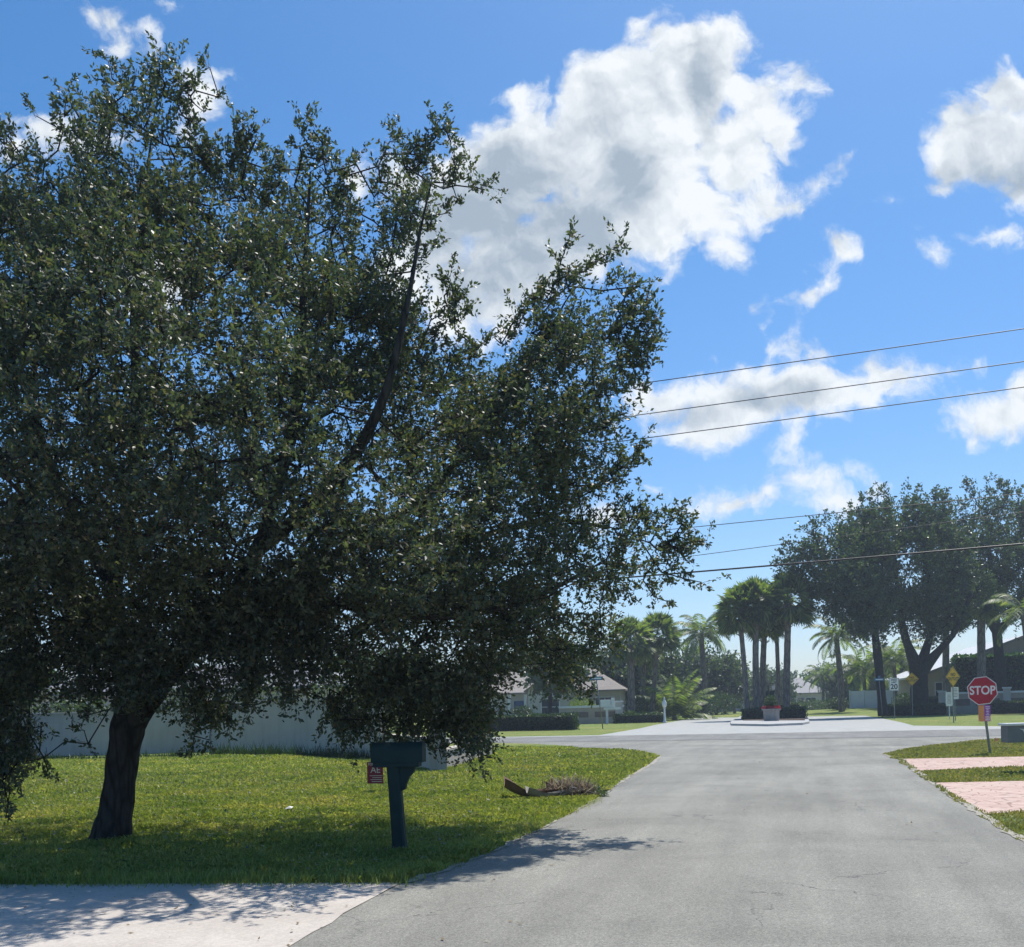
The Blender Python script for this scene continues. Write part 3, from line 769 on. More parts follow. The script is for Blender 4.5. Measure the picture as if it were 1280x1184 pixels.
# ------------------------------------------------------------ palms
def palm_trunk(mb, base, top, r, n=14):
    pts = []; rs = []
    b = Vector(base); t = Vector(top)
    for i in range(n+1):
        k = i/n; p = b.lerp(t, k); p.x += .08*math.sin(k*4+b.x); pts.append(p)
        rs.append(r*(1.15-.25*k)*(1+.06*(i % 2)))
    mb.tube(pts, rs, 10)
def sabal(label, u, vc, d, r, tr=.19, group=None, ub=None, nf=52, name='sabal_palm', mat=None):
    b = at(ub if ub is not None else u, d); t = W(u, vc, d)
    root = empty(name, b, random.uniform(0, 6), label, 'palm tree', group)
    r *= .88
    b = Vector(b); top = t-b; top = Matrix.Rotation(-root.rotation_euler.z, 3, 'Z') @ top
    mb = MB(); palm_trunk(mb, (0, 0, -.1), top-Vector((0, 0, .15*r)), tr)
    # boot stubs near the head
    for i in range(26):
        a = i*2.4; z = top.z-.15*r-.9*r*random.random()
        mb.tube([(top.x, top.y, z), (top.x+math.cos(a)*tr*2.0, top.y+math.sin(a)*tr*2.0, z+.25)], [.05, .03], 4)
    mb.build('trunk', M_palmbark, root, smooth=True)
    Vs = []; Fs = []; n0 = 0
    mp = MB()
    for i in range(nf):
        a = i*2.39996+random.uniform(-.2, .2); el = R(88)-(i/nf)**.9*R(140)+random.uniform(-.1, .1)
        dd = np.array([math.cos(a)*math.cos(el), math.sin(a)*math.cos(el), math.sin(el)])
        Lp = r*random.uniform(.45, .6)
        o = np.array(tuple(top)); c = o+dd*Lp; c[2] -= .08*r
        mp.tube([tuple(o), tuple(c)], [.022, .012], 3, caps=False)
        side = np.cross(dd, [0, 0, 1.0]); side /= max(np.linalg.norm(side), 1e-6)
        rl = random.gauss(0, .7); side = side*math.cos(rl)+np.cross(dd, side)*math.sin(rl)
        K = 20
        for k in range(K):
            th = (k/(K-1)-.5)*R(170)
            ld = dd*math.cos(th)+side*math.sin(th); L = r*.55*(.75+.25*math.cos(th))*random.uniform(.85, 1.1)
            m_ = c+ld*L*.6+np.array([0, 0, -.02*r]); e = c+ld*L+np.array([0, 0, -.11*r*random.uniform(.3, 1.3)])
            nn = np.cross(ld, dd); wv = np.cross(ld, np.cross(dd, side)); wv = wv/max(np.linalg.norm(wv), 1e-6)*.045*r*.8
            Vs += [c, m_+wv, e, m_-wv]; Fs.append((n0, n0+1, n0+2, n0+3)); n0 += 4
    np_mesh('crown', np.array(Vs), np.array(Fs), mat or M_palm, root)
    mp.build('petioles', M_palm, root)
    return root
def feather(label, u, vc, d, r, tr=.15, group=None, ub=None, nf=18, name='queen_palm', droop=1.0, trunk=True, el_hi=75, el_lo=-25, shaft=True, mat=None):
    b = at(ub if ub is not None else u, d); t = W(u, vc, d) if trunk else Vector((b.x, b.y, b.z+.25))
    root = empty(name, b, 0, label, 'palm tree', group)
    top = t-b
    mb = MB()
    if trunk: palm_trunk(mb, (0, 0, -.1), top, tr)
    else: mb.tube([(0, 0, -.1), (0, 0, .4)], [tr, tr*.7], 8)
    mb.build('trunk', M_palmbark, root, smooth=True)
    Vs = []; Fs = []; n0 = 0; rb = MB()
    for i in range(nf):
        a = i*2.39996+random.uniform(-.2, .2); el = R(el_hi)-(i/nf)*R(el_hi-el_lo)+random.uniform(-.12, .12)
        hd = np.array([math.cos(a), math.sin(a), 0]); L = r*random.uniform(.95, 1.15)
        pts = []; p = np.array(tuple(top)); e = el
        seg = 9
        for k in range(seg+1):
            pts.append(p.copy()); p = p+(hd*math.cos(e)+np.array([0, 0, math.sin(e)]))*L*1.25/seg; e -= droop*R(13)*(.5+k/seg)
        rb.tube([tuple(q) for q in pts], [.035*(1-k/(seg+2)) for k in range(seg+1)], 3, caps=False)
        side = np.array([-hd[1], hd[0], 0])
        for k in range(34):
            f = .12+.88*k/33; x = f*seg; j = min(int(x), seg-1); q = pts[j]*(1-(x-j))+pts[j+1]*(x-j)
            tg = pts[j+1]-pts[j]; tg /= np.linalg.norm(tg)
            LL = r*.3*math.sin(PI*min(1, .18+f*.85))**.6
            for s in (-1, 1):
                dd = side*s*.9+tg*.55+np.array([0, 0, -.35-.3*random.random()]); dd /= np.linalg.norm(dd)
                e1 = q+dd*LL+np.array([0, 0, -.1*LL]); m_ = q+dd*LL*.5; wv = tg*.034*r*.6
                Vs += [q, m_+wv, e1, m_-wv]; Fs.append((n0, n0+1, n0+2, n0+3)); n0 += 4
    np_mesh('crown', np.array(Vs), np.array(Fs), mat or M_palm, root)
    rb.build('frond_ribs', M_palm, root)
    return root
gi = 'sabal palms planted in the entrance island'
sabal('leftmost sabal palm of the entrance island, slim leaning trunk', 925, 762, 84, 2.6, .2, gi, 934)
sabal('thick trunked sabal palm second from the left on the island', 944, 752, 84, 2.7, .25, gi, 946.5)
sabal('short sabal palm hidden between two thick trunks on the island', 955, 775, 86, 2.3, .24, gi, 953)
sabal('thin trunked sabal palm just left of the rightmost island palm', 970, 760, 88, 2.4, .17, gi, 973)
sabal('tallest rightmost sabal palm of the entrance island', 985, 748, 84, 3.0, .26, gi, 983)
gl = 'palms left of the entrance road'
sabal('broad sabal palm with a thick trunk beside the cream house', 788, 800, 92, 2.7, .32, gl, 788)
sabal('sabal palm with a slim trunk left of the low bushy palm', 822, 792, 95, 2.6, .22, gl, 813)
sabal('short sabal palm hugging the thick trunked one', 805, 812, 99, 2.2, .22, gl, 800)
feather('tall feathery queen palm with arching fronds above the left lane', 877, 792, 112, 3.3, .3, gl, 880, nf=22)
feather('low bushy palm with pale stems spreading from the ground', 843, 850, 96, 4.0, .3, gl, 843, nf=22, name='bushy_palm', trunk=False, el_hi=88, el_lo=20, droop=.7)
feather('small palm nearest the left lane with drooping fronds', 893, 838, 130, 2.2, .18, gl, 895)
feather('small middle palm of the three beside the left lane', 905, 832, 135, 2.4, .18, gl, 906)
feather('small right palm of the three beside the left lane', 917, 838, 140, 2.3, .18, gl, 918)
gr = 'palms right of the entrance road'
feather('palm with drooping fronds beyond the white vinyl fence', 1046, 795, 108, 3.0, .28, gr, 1052)
feather('bushy clump palm between fence and slim oak', 1080, 838, 118, 3.6, .2, gr, 1080, name='bushy_palm', nf=22)
feather('bushy palm standing behind the slim oak trunk', 1118, 826, 112, 3.4, .2, gr, 1118, name='bushy_palm', nf=22)
feather('small feathery palm at the far end of the right lane', 1028, 845, 150, 2.8, .2, gr, 1028)
sabal('sabal palm whose pale trunk rises over the tan house gable', 1182, 762, 97, 2.8, .3, gr, 1184)
sabal('sabal palm whose pale trunk rises from the clipped thicket', 1226, 748, 93, 2.8, .36, gr, 1227)
feather('feathery palm with yellowish fronds at the right edge', 1280, 765, 84, 3.0, .25, gr, 1292, nf=13)

# ------------------------------------------------------------ shrubs, hedges, far trees
def shrub(label, u, d, w, h, mat=M_hedge, name='shrub', group=None, leaf=.14, n=2600, cat='bush', zc=None, depth=None):
    b = at(u, d); root = empty(name, b, 0, label, cat, group)
    q = norm(RNG.normal(size=(n, 3)))*(RNG.random((n, 1))**.33)
    q *= (1+.12*np.sin(q[:, :1]*7+1)*np.sin(q[:, 1:2]*6))
    P = q*np.array([w/2, (depth or w)/2, h/2])+np.array([0, 0, (zc or h/2)])
    P = P[P[:, 2] > .03]
    D = norm(q[:len(P)]+RNG.normal(size=P.shape)*.8+np.array([0, 0, .3]))
    V, Fc = leaf_quads(P, D, leaf, .55)
    V[:, 2] = np.maximum(V[:, 2], .0)
    np_mesh('foliage', V, Fc, mat, root)
    mb = MB()
    for i in range(7):
        a = i*.9; mb.tube([(0, 0, -.05), (math.cos(a)*w*.2, math.sin(a)*w*.2, h*.5), (math.cos(a)*w*.3, math.sin(a)*w*.3, h*.8)], [.03, .02, .008], 4)
    mb.build('stem', M_bark, root)
    return root
def hedge(label, a, b, width, h, leaf=.12, dens=220, mat=M_hedge, group=None, name='hedge'):
    a = Vector(a); b = Vector(b); c = (a+b)/2; L = (b-a).length; rz = math.atan2(b.y-a.y, b.x-a.x)
    root = empty(name, c, rz, label, 'hedge', group)
    mb = MB(); mb.box((0, 0, h/2-.04), (L-.15, width-.15, h-.14)); mb.build('branches', M_bark, root)
    areas = [L*h, L*h, L*width, width*h, width*h]; n = int(dens*sum(areas))
    pr = np.array(areas)/sum(areas); f = RNG.choice(5, n, p=pr)
    x = RNG.uniform(-L/2, L/2, n); y = RNG.uniform(-width/2, width/2, n); z = RNG.uniform(0, h, n)
    y = np.where(f == 0, -width/2, np.where(f == 1, width/2, y)); z = np.where(f == 2, h, z); x = np.where(f == 3, -L/2, np.where(f == 4, L/2, x))
    P = np.column_stack([x, y, z])
    dirs = np.array([[0, -1, 0], [0, 1, 0], [0, 0, 1], [-1, 0, 0], [1, 0, 0]], float)[f]
    bumpy = .05*np.sin(x*1.7)*np.sin(x*.6+2)
    P += dirs*(RNG.normal(size=(n, 1))*.05-.05+bumpy[:, None])
    P[:, 2] = np.maximum(P[:, 2], .01)
    D = norm(dirs*.5+RNG.normal(size=P.shape)*.8)
    V, Fc = leaf_quads(P, D, leaf, .6); V[:, 2] = np.maximum(V[:, 2], .0)
    np_mesh('foliage', V, Fc, mat, root)
    return root
hedge('long clipped dark hedge in front of the cream house', G(600, 914.5), G(720, 912.5), 1.2, 1.0)
hedge('low clipped dark hedge below the left sabal palms', at(768, 84), at(829, 84), 1.0, .75)
hedge('low hedge behind the street sign left of the lamp post', at(779, 88), at(800, 90), 1.0, .9)
hedge('left clipped hedge on the entrance island', at(928.5, 79), at(953, 79), 1.4, .95)
hedge('right clipped hedge on the entrance island', at(974.5, 79), at(1005, 79), 1.4, .97)
hedge('rear taller hedge behind the island palms', at(957, 95), at(998, 95), 1.2, 1.25)
hedge('long dark hedge below the big oaks and yellow sign', at(1107, 87), at(1180, 87), 1.3, .95)
hedge('clipped hedge in front of the entrance wall at right', at(1236, 86), at(1330, 83), 1.3, 1.05)
hedge('block shaped dark hedge at the foot of the tan house', at(1156, 93), at(1174, 93), 1.8, 1.5)
shrub('bushy shrub showing over the wall at far left', 40, 52, 5.0, 3.4, M_faroak, group='shrubs behind the grey wall', leaf=.16)
shrub('bushy shrub showing over the wall just left of the trunk', 108, 50, 3.4, 2.7, M_fartree, group='shrubs behind the grey wall', leaf=.16)
shrub('dark shrub showing over the wall right of the trunk', 232, 50, 4.2, 3.2, M_faroak, group='shrubs behind the grey wall', leaf=.16)
shrub('tall dark shrub behind the middle of the taller wall', 322, 51, 4.0, 3.4, M_faroak, group='shrubs behind the grey wall', leaf=.16)
shrub('dark shrub behind the taller wall above the mailbox', 455, 48, 6.0, 4.0, M_faroak, group='shrubs behind the grey wall', leaf=.16, n=4000)
hedge('clipped tall green thicket beside the tan house', at(1194, 102), at(1345, 98), 6.0, 5.3, .3, 60, leafmat('thicket_leaf', [(.03, .07, .022), (.045, .10, .03), (.07, .13, .04)], .3, .4), name='thicket')
gb = 'round garden bushes'
shrub('round dark bush beside the blue door', 653, 92, 2.0, 1.7, group=gb)
shrub('yellow green bush behind the entrance sign wall', 727, 97, 2.9, 2.3, M_ybush, group=gb)
shrub('dark bush left of the big forked oak trunk', 1132, 92, 2.4, 2.0, group=gb)
shrub('dark bush under the queen palm', 895, 122, 5.5, 2.8, group=gb, n=3500, leaf=.2)
shrub('dark bush between the sabal palm trunks', 800, 96, 3.2, 2.2, group=gb)
shrub('dark bush behind the pale lamp post', 826, 100, 2.6, 2.0, group=gb)
shrub('dark wide bush under the bushy palm', 860, 112, 6.0, 2.6, group=gb, n=3500, leaf=.2)
shrub('low green shrub at the end of the right lane', 1018, 140, 7, 1.5, M_fartree, group=gb, leaf=.25)
shrub('low shrub beside the far palm at the white fence', 1047, 112, 2.5, 1.4, group=gb)
shrub('small olive shrub beside the entrance sign wall', 786, 86, 1.4, 1.0, M_fartree, group=gb)

def far_tree(label, u, d, poly, n, mat=M_fartree, group='trees in the far background', tw=.25):
    b = at(u, d); yc = sum(p[1] for p in poly)/len(poly)
    return tree('broadleaf_tree', label, 'tree', group, b, [[(u, HV+F*CH/d-3, 0, tw), (u+2, (yc+HV)/2, 0, tw*.8), (u, yc, 0, tw*.5)]], d, poly, n, 4, 8, 10, 1.5, .36, .6, mat, M_bark, r0=.02, zmin=1.0, upb=.6, trunk_sides=8, tscale=2.5)
far_tree('small tree with a bare trunk in front of the cream house', 686, 88, [(660, 850), (668, 820), (690, 805), (715, 815), (722, 845), (705, 862), (680, 862)], 90, M_faroak, tw=.22)
far_tree('dark bushy tree right behind the left sabal palms', 765, 108, [(740, 880), (742, 835), (760, 815), (800, 810), (840, 815), (850, 850), (848, 888), (790, 890)], 210, M_faroak)
far_tree('dark broad tree behind the queen palm', 860, 130, [(830, 885), (832, 840), (850, 818), (880, 815), (905, 822), (925, 830), (935, 850), (932, 885)], 210, M_faroak)
far_tree('pale green tree beyond the island palms', 960, 165, [(935, 885), (938, 850), (950, 838), (980, 842), (990, 860), (990, 885)], 100)
far_tree('grey green tree rising over the far grey roof', 1030, 190, [(1000, 880), (1004, 850), (1018, 838), (1040, 834), (1062, 838), (1075, 850), (1080, 880)], 150)
far_tree('green tree between the grey roof and the white fence', 1060, 150, [(1036, 885), (1040, 850), (1055, 838), (1075, 840), (1090, 850), (1100, 875)], 120)
far_tree('green tree over the white roof of the tan house', 1110, 140, [(1080, 880), (1085, 840), (1100, 825), (1130, 828), (1140, 850), (1135, 880)], 110)
far_tree('round dark tree behind the cream house roof', 640, 125, [(560, 880), (570, 835), (600, 815), (650, 810), (700, 815), (720, 840), (700, 860), (600, 880)], 170, M_faroak)
far_tree('leafy tree beyond the wall left of the pier', 60, 75, [(-60, 895), (-50, 840), (0, 815), (50, 830), (62, 860), (50, 890)], 130)
far_tree('leafy tree beyond the wall right of the pier', 450, 75, [(405, 885), (410, 840), (450, 820), (520, 830), (560, 860), (550, 885)], 150)
# distant wood
def wood():
    Vs = []; Fs = []; n0 = 0
    for i in range(420):
        u = RNG.uniform(-500, 1700); d = RNG.uniform(210, 300); h = RNG.uniform(5, 11)*(1 if (u < 985 or u > 1180) else .85)
        b = at(u, d); n = 200
        q = norm(RNG.normal(size=(n, 3)))*(RNG.random((n, 1))**.4)
        P = q*np.array([h*.6, h*.6, h*.5])+np.array([b.x, b.y, h*.52])
        V, Fc = leaf_quads(P, norm(q+RNG.normal(size=q.shape)), .95, .6)
        Vs.append(V); Fs.append(Fc+n0); n0 += len(V)
    o = np_mesh('distant_woods', np.vstack(Vs), np.vstack(Fs), M_fartree); tag(o, 'far-off belt of trees along the horizon', 'trees', kind='stuff')
wood()

# ------------------------------------------------------------ house tools
def frame_at(p, ang): return Matrix.Translation(p) @ Matrix.Rotation(ang, 4, 'Z')
def window(root, x, y, z, w, h, mull=1, parent_name='window', mframe=None, tr=.1):
    f = MB(); t = .09
    f.box((x, y-.03, z+h/2+t/2), (w+2*t, .1, t)); f.box((x, y-.03, z-h/2-t/2), (w+2*t, .14, t))
    f.box((x-w/2-t/2, y-.03, z), (t, .1, h)); f.box((x+w/2+t/2, y-.03, z), (t, .1, h))
    for i in range(mull):
        f.box((x-w/2+w*(i+1)/(mull+1), y-.02, z), (.05, .06, h-.004))
    f.box((x, y-.017, z), (w-.006, .05, .05))
    o = f.build(parent_name, mframe or M_trim, root)
    MB().box((x, y-.004, z), (w, .02, h)).build('pane', M_glass, o)
    return o
def gable_roof_y(mb, x0, x1, y0, y1, z0, z1, ov=.5, t=.14):       # ridge runs along y
    xm = (x0+x1)/2; s = (z1-z0)/((x1-x0)/2)
    for sg, xe in ((-1, x0-ov), (1, x1+ov)):
        ze = z0-ov*s
        p = [(xe, y0-ov, ze), (xm, y0-ov, z1), (xm, y0-ov, z1+t), (xe, y0-ov, ze+t)]
        mb.prism(p, (0, (y1-y0)+2*ov, 0))
def hip_roof(mb, x0, x1, y0, y1, z0, z1, ov=.5):
    x0 -= ov; x1 += ov; y0 -= ov; y1 += ov
    w = x1-x0; d = y1-y0; r = min(w, d)/2*.98
    if w >= d: a = (x0+r, (y0+y1)/2, z1); b = (x1-r, (y0+y1)/2, z1)
    else: a = ((x0+x1)/2, y0+r, z1); b = ((x0+x1)/2, y1-r, z1)
    v = [(x0, y0, z0), (x1, y0, z0), (x1, y1, z0), (x0, y1, z0), a, b, (x0, y0, z0-.16), (x1, y0, z0-.16), (x1, y1, z0-.16), (x0, y1, z0-.16)]
    if w >= d: f = [(0, 1, 5, 4), (1, 2, 5), (2, 3, 4, 5), (3, 0, 4)]
    else: f = [(0, 1, 4), (1, 2, 5, 4), (2, 3, 5), (3, 0, 4, 5)]
    f += [(0, 6, 7, 1), (1, 7, 8, 2), (2, 8, 9, 3), (3, 9, 6, 0), (9, 8, 7, 6)]
    mb.add(v, f)

# cream house at left (front parallel to the cross street)
def cream_house():
    p = at(585, 104); root = empty('cream_house', p, R(4)+0, 'cream stucco house with tan roof behind the entrance sign wall', 'house')
    s = F/104
    wv = MB(); wv.box((3.2, 5, 1.5), (10.5, 9, 3.0)); wv.box((12.0, 4.2, 1.5), (7.0, 9, 3.0-.004)); wv.build('wall', M_stucco, root)
    rf = MB(); hip_roof(rf, -2.0, 8.4, .5, 9.5, 3.02, 5.3, .6); hip_roof(rf, 8.5, 15.5, -.35, 8.7, 3.07, 5.6, .6)
    rf.build('roof', M_roof_tan, root)
    g = MB(); g.box((8.9, -1.4, 1.6), (4.2, 3.0, 3.2)); 
    g.add([(6.8, -2.9, 3.2), (11.0, -2.9, 3.2), (8.9, -2.9, 4.6), (6.8, .1, 3.2), (11.0, .1, 3.2), (8.9, .1, 4.6)], [(0, 1, 2), (3, 5, 4), (0, 2, 5, 3), (1, 4, 5, 2)])
    g.build('gable_wing', M_stucco, root)
    rg = MB(); gable_roof_y(rg, 6.8, 11.0, -2.9, 1.5, 3.22, 4.62, .35, .12); rg.build('gable_roof', M_roof_tan, root)
    window(root, 9.0, -2.91, 1.5, 1.7, 1.5, 1); window(root, 9.0, -2.91, 2.85, 1.5, .5, 2)
    window(root, 14.0, -.3, 1.55, 1.8, 1.5, 1)
    window(root, 1.6, .5, 1.5, 1.5, 1.4, 1)
    window(root, -.8, .5, 1.5, 1.2, 1.4, 1)
    d = MB(); d.box((5.2, .44, 1.1), (1.0, .1, 2.15)); dd = d.build('door', M_bluedoor, root)
    MB().box((5.55, .36, 1.05), (.06, .06, .16)).build('handle', M_steel, dd)
    for x in (4.4, 6.05): MB().box((x, -.4, 1.4), (.25, .25, 2.8)).build('column', M_trim, root)
cream_house()

def grey_house():
    p = at(980, 175); root = empty('grey_roofed_house', p, R(10), 'far house with a grey roof right of the island palms', 'house')
    MB().box((3, 4, 1.4), (8, 8, 2.8)).build('wall', M_stucco, root)
    rf = MB(); hip_roof(rf, -1, 7, 0, 8, 2.85, 5.6, .6); rf.build('roof', M_roof_grey, root)
    window(root, 4.5, -.01, 1.4, 1.6, 1.2); window(root, 1.2, -.01, 1.4, 1.6, 1.2)
    MB().box((2.9, -.05, 1.0), (.95, .08, 2.0)).build('door', M_brown, root)
grey_house()
def far_house():
    p = at(886, 170); root = empty('far_cream_house', p, R(5), 'far cream house half hidden behind the small lane palms', 'house')
    MB().box((3, 4, 1.4), (10, 8, 2.8)).build('wall', M_stucco, root)
    rf = MB(); hip_roof(rf, -2, 8, 0, 8, 2.85, 5.0, .6); rf.build('roof', M_roof_tan, root)
    window(root, 4.5, -.01, 1.4, 1.6, 1.2); window(root, 1.2, -.01, 1.4, 1.6, 1.2)
far_house()
def tan_house():
    p = at(1154, 106); root = empty('tan_house', p, R(4), 'tan gabled house with a bright white roof slope behind the thicket', 'house')
    w = 20.0
    g = MB(); g.box((w/2, 13, 1.75), (w, 26, 3.5))
    g.add([(0, 0, 3.5), (w, 0, 3.5), (w/2, 0, 7.2)], [(0, 1, 2)]); g.add([(0, 26, 3.5), (w, 26, 3.5), (w/2, 26, 7.2)], [(0, 2, 1)])
    g.build('wall', M_stucco_tan, root)
    rf = MB(); gable_roof_y(rf, 0, w, 0, 26, 3.52, 7.22, .6, .2); rf.build('roof', M_roof_white, root)
    ov = MB(); s = 3.7/(w/2)
    for sg in (-1, 1):
        xe = w/2+sg*(w/2+.62); 
        ov.prism([(xe, -.66, 3.52-.62*s-.06), (w/2, -.66, 7.22-.04), (w/2, -.66, 7.22+.24), (xe, -.66, 3.52-.62*s+.24)], (0, .06, 0))
    ov.build('fascia', M_roof_tan, root)
    window(root, 1.9, -.01, 1.95, 1.3, 1.6, 1); window(root, 8.5, -.01, 2.0, 1.6, 1.5, 1)
tan_house()
def wall_house():
    p = at(55, 62); root = empty('low_house', p, R(6), 'pale low house seen over the grey wall through the oak branches', 'house')
    MB().box((9, 4, 1.5), (20, 8, 3.0)).build('wall', M_stucco, root)
    rf = MB(); hip_roof(rf, -1, 19, 0, 8, 3.05, 4.6, .7); rf.build('roof', M_roof_grey, root)
    for x in (2.0, 6, 10.5, 15.2): window(root, x, -.01, 1.7, 1.7, 1.4, 1)
    MB().box((13.0, -.05, 1.05), (.95, .08, 2.1)).build('door', M_trim, root)
wall_house()

# ------------------------------------------------------------ walls and fences
def wall_run(name, label, a, b, h, t=.2, cap=True, mat=None, group=None, parent=None):
    a = Vector(a); b = Vector(b); c = (a+b)/2; L = (b-a).length; rz = math.atan2(b.y-a.y, b.x-a.x)
    root = empty(name, Vector((c.x, c.y, 0)), rz, label, 'wall', group)
    MB().box((0, 0, h/2-.1), (L, t, h+.2)).build('wall_panel', mat or M_wall, root)
    if cap: MB().bevbox((0, 0, h+.035), (L, t+.07, .07), .012).build('coping', mat or M_wall, root)
    return root
wL0 = at(-260, 41.5); wL1 = at(255, 41.2); wR1 = G(478, 949)
wall_run('masonry_wall', 'grey stucco wall left of the light pier behind the oak trunk', wL0, wL1, 1.68, group='grey stucco yard walls')
wall_run('masonry_wall', 'taller grey stucco wall right of the light pier', at(262, 41), wR1, 1.9, group='grey stucco yard walls')
def pier(label, p, h, w, mat, rz=0):
    root = empty('wall_pier', Vector((p.x, p.y, 0)), rz, label, 'pier', 'stucco wall piers')
    MB().box((0, 0, h/2-.05), (w, w, h+.1)).build('shaft', mat, root)
    MB().bevbox((0, 0, h+.05), (w+.12, w+.12, .1), .02).build('cap', mat, root)
pier('light pier joining the two grey wall sections', at(258.5, 40.9), 2.06, .4, M_stucco, R(5))
p1 = G(548, 964); p2 = G(606, 945)
pier('weathered pier at the wall end beside the low wall', p1, 1.1, .42, M_wall, R(20))
wall_run('masonry_wall', 'short grey wall section between tall wall and weathered pier', wR1, p1, .75, group='grey stucco yard walls')
wall_run('masonry_wall', 'knee-high grey wall running back towards the cross street', p1, p2, .45, group='grey stucco yard walls')
pier('small pier at the far end of the knee-high wall', p2, .62, .36, M_wall)

def vinyl_fence():
    a = at(1063, 116); b = at(1116, 112); c = (a+b)/2; L = (b-a).length; rz = math.atan2(b.y-a.y, b.x-a.x)
    root = empty('vinyl_fence', Vector((c.x, c.y, .3)), rz, 'white vinyl fence between the slim oak and the lane', 'fence')
    mb = MB(); n = int(L/.2)
    for i in range(n): mb.box((-L/2+(i+.5)*L/n, 0, 1.1), (L/n-.01, .04, 1.9))
    mb.build('boards', M_vinyl, root)
    MB().box((0, 0, 2.1), (L, .09, .12)).build('rail', M_vinyl, root)
    for i in range(4): MB().box((-L/2+i*L/3, -.02, 1.1), (.14, .14, 2.3)).build('post', M_vinyl, root)
vinyl_fence()

def sign_wall(name, label, a, b, h, npan, piers, txt=None):
    a = Vector(a); b = Vector(b); L = (b-a).length; rz = math.atan2(b.y-a.y, b.x-a.x); c = (a+b)/2
    root = empty(name, Vector((c.x, c.y, 0)), rz, label, 'sign wall')
    MB().box((0, 0, h/2-.05), (L, .35, h+.1)).build('wall_panel', M_stucco_tan, root)
    MB().bevbox((0, 0, h+.09), (L+.1, .55, .17), .02).build('coping', M_trim, root)
    for i in range(npan):
        x = -L/2+L*(i+.5)/npan
        MB().box((x, -.19, h*.58), (L/npan*.8, .05, h*.34)).build('panel', M_brown, root)
    for x, hh in piers:
        MB().box((x, 0, hh/2), (.6, .6, hh)).build('pier', M_stucco, root)
        MB().bevbox((x, 0, hh+.06), (.75, .75, .12), .02).build('pier_cap', M_trim, root)
    return root
sign_wall('entrance_sign_wall', 'beige entrance wall with brown panels behind the left street sign', at(699, 86), at(779, 86), 1.35, 2, [(2.3, 1.75)])
sign_wall('entrance_sign_wall', 'beige entrance wall with brown panels behind the stop sign', at(1180, 92), at(1330, 88), 1.75, 4, [(.35, 2.15), (-4.9, 1.95)])

# ------------------------------------------------------------ signs
def lean_root(name, base, top_off, rz, label, cat, group=None):
    o = empty(name, base, rz, label, cat, group)
    return o
def stop_sign():
    b = G(1238, 942.5); sc = F/dep(b)
    rz = YAW*0+R(6)
    root = empty('stop_sign', b, rz, 'red octagonal stop sign on a leaning post beside the pink driveway', 'road sign')
    top = W(1225.5, 848, dep(b)) - b; top = Matrix.Rotation(-rz, 3, 'Z') @ top
    tl = Vector((top.x/top.z, top.y/top.z, 1))
    zc = (W(1227, 863.5, dep(b))-b).z
    MB().prism([(-.03, -.012, -.05), (-.012, -.02, -.05), (.012, -.02, -.05), (.03, -.012, -.05), (.03, .012, -.05), (-.03, .012, -.05)], tl*(top.z+.0)).build('post', M_steel, root)
    c = Vector((tl.x*zc, tl.y*zc, zc)); r = 17.2/sc
    def octo(rr, y, th, mat, name):
        ang = math.atan(tl.x)
        pts = [(c.x+rr/math.cos(PI/8)*math.cos(PI/8+k*PI/4+0), c.y+y, c.z+rr/math.cos(PI/8)*math.sin(PI/8+k*PI/4)) for k in range(8)]
        pts = [tuple(Vector((c.x, 0, c.z))+Matrix.Rotation(ang, 3, 'Y') @ Vector((p[0]-c.x, p[1], p[2]-c.z))) for p in pts]
        return MB().prism(pts, (0, th, 0)).build(name, mat, root)
    octo(r, -.03, .004, M_signwhite, 'border'); octo(r*.945, -.0345, .004, M_red, 'face'); octo(r*.995, -.026, .002, M_steel, 'back')
    text_part('lettering', 'STOP', r*.86, M_signwhite, root, (c.x, c.y-.037, c.z), sx=.86, bold=r*.022)
    for s, m1, m2 in ((-1, M_orange, M_yellow), (1, M_purple, M_pinkpaper)):
        x = s*.075; z0 = zc-r-.02; hh = .42
        f = MB().box((c.x+x-tl.x*.35, c.y-.035, z0-hh/2), (.145, .004, hh)).build('flyer', m1, root, label='orange flyer' if s < 0 else 'purple flyer')
        g = MB()
        for k in range(9):
            ww = random.uniform(.05, .11); g.box((c.x+x-tl.x*.35+random.uniform(-.01, .01), c.y-.0385, z0-.04-k*.042), (ww, .002, .018))
        g.build('flyer_print', M_signwhite if s > 0 else M_yellow, f)
        if s > 0: MB().box((c.x+x-tl.x*.35, c.y-.0380, z0-hh+.07), (.143, .0015, .13)).build('flyer_patch', M_pinkpaper, f)
    return root
stop_sign()
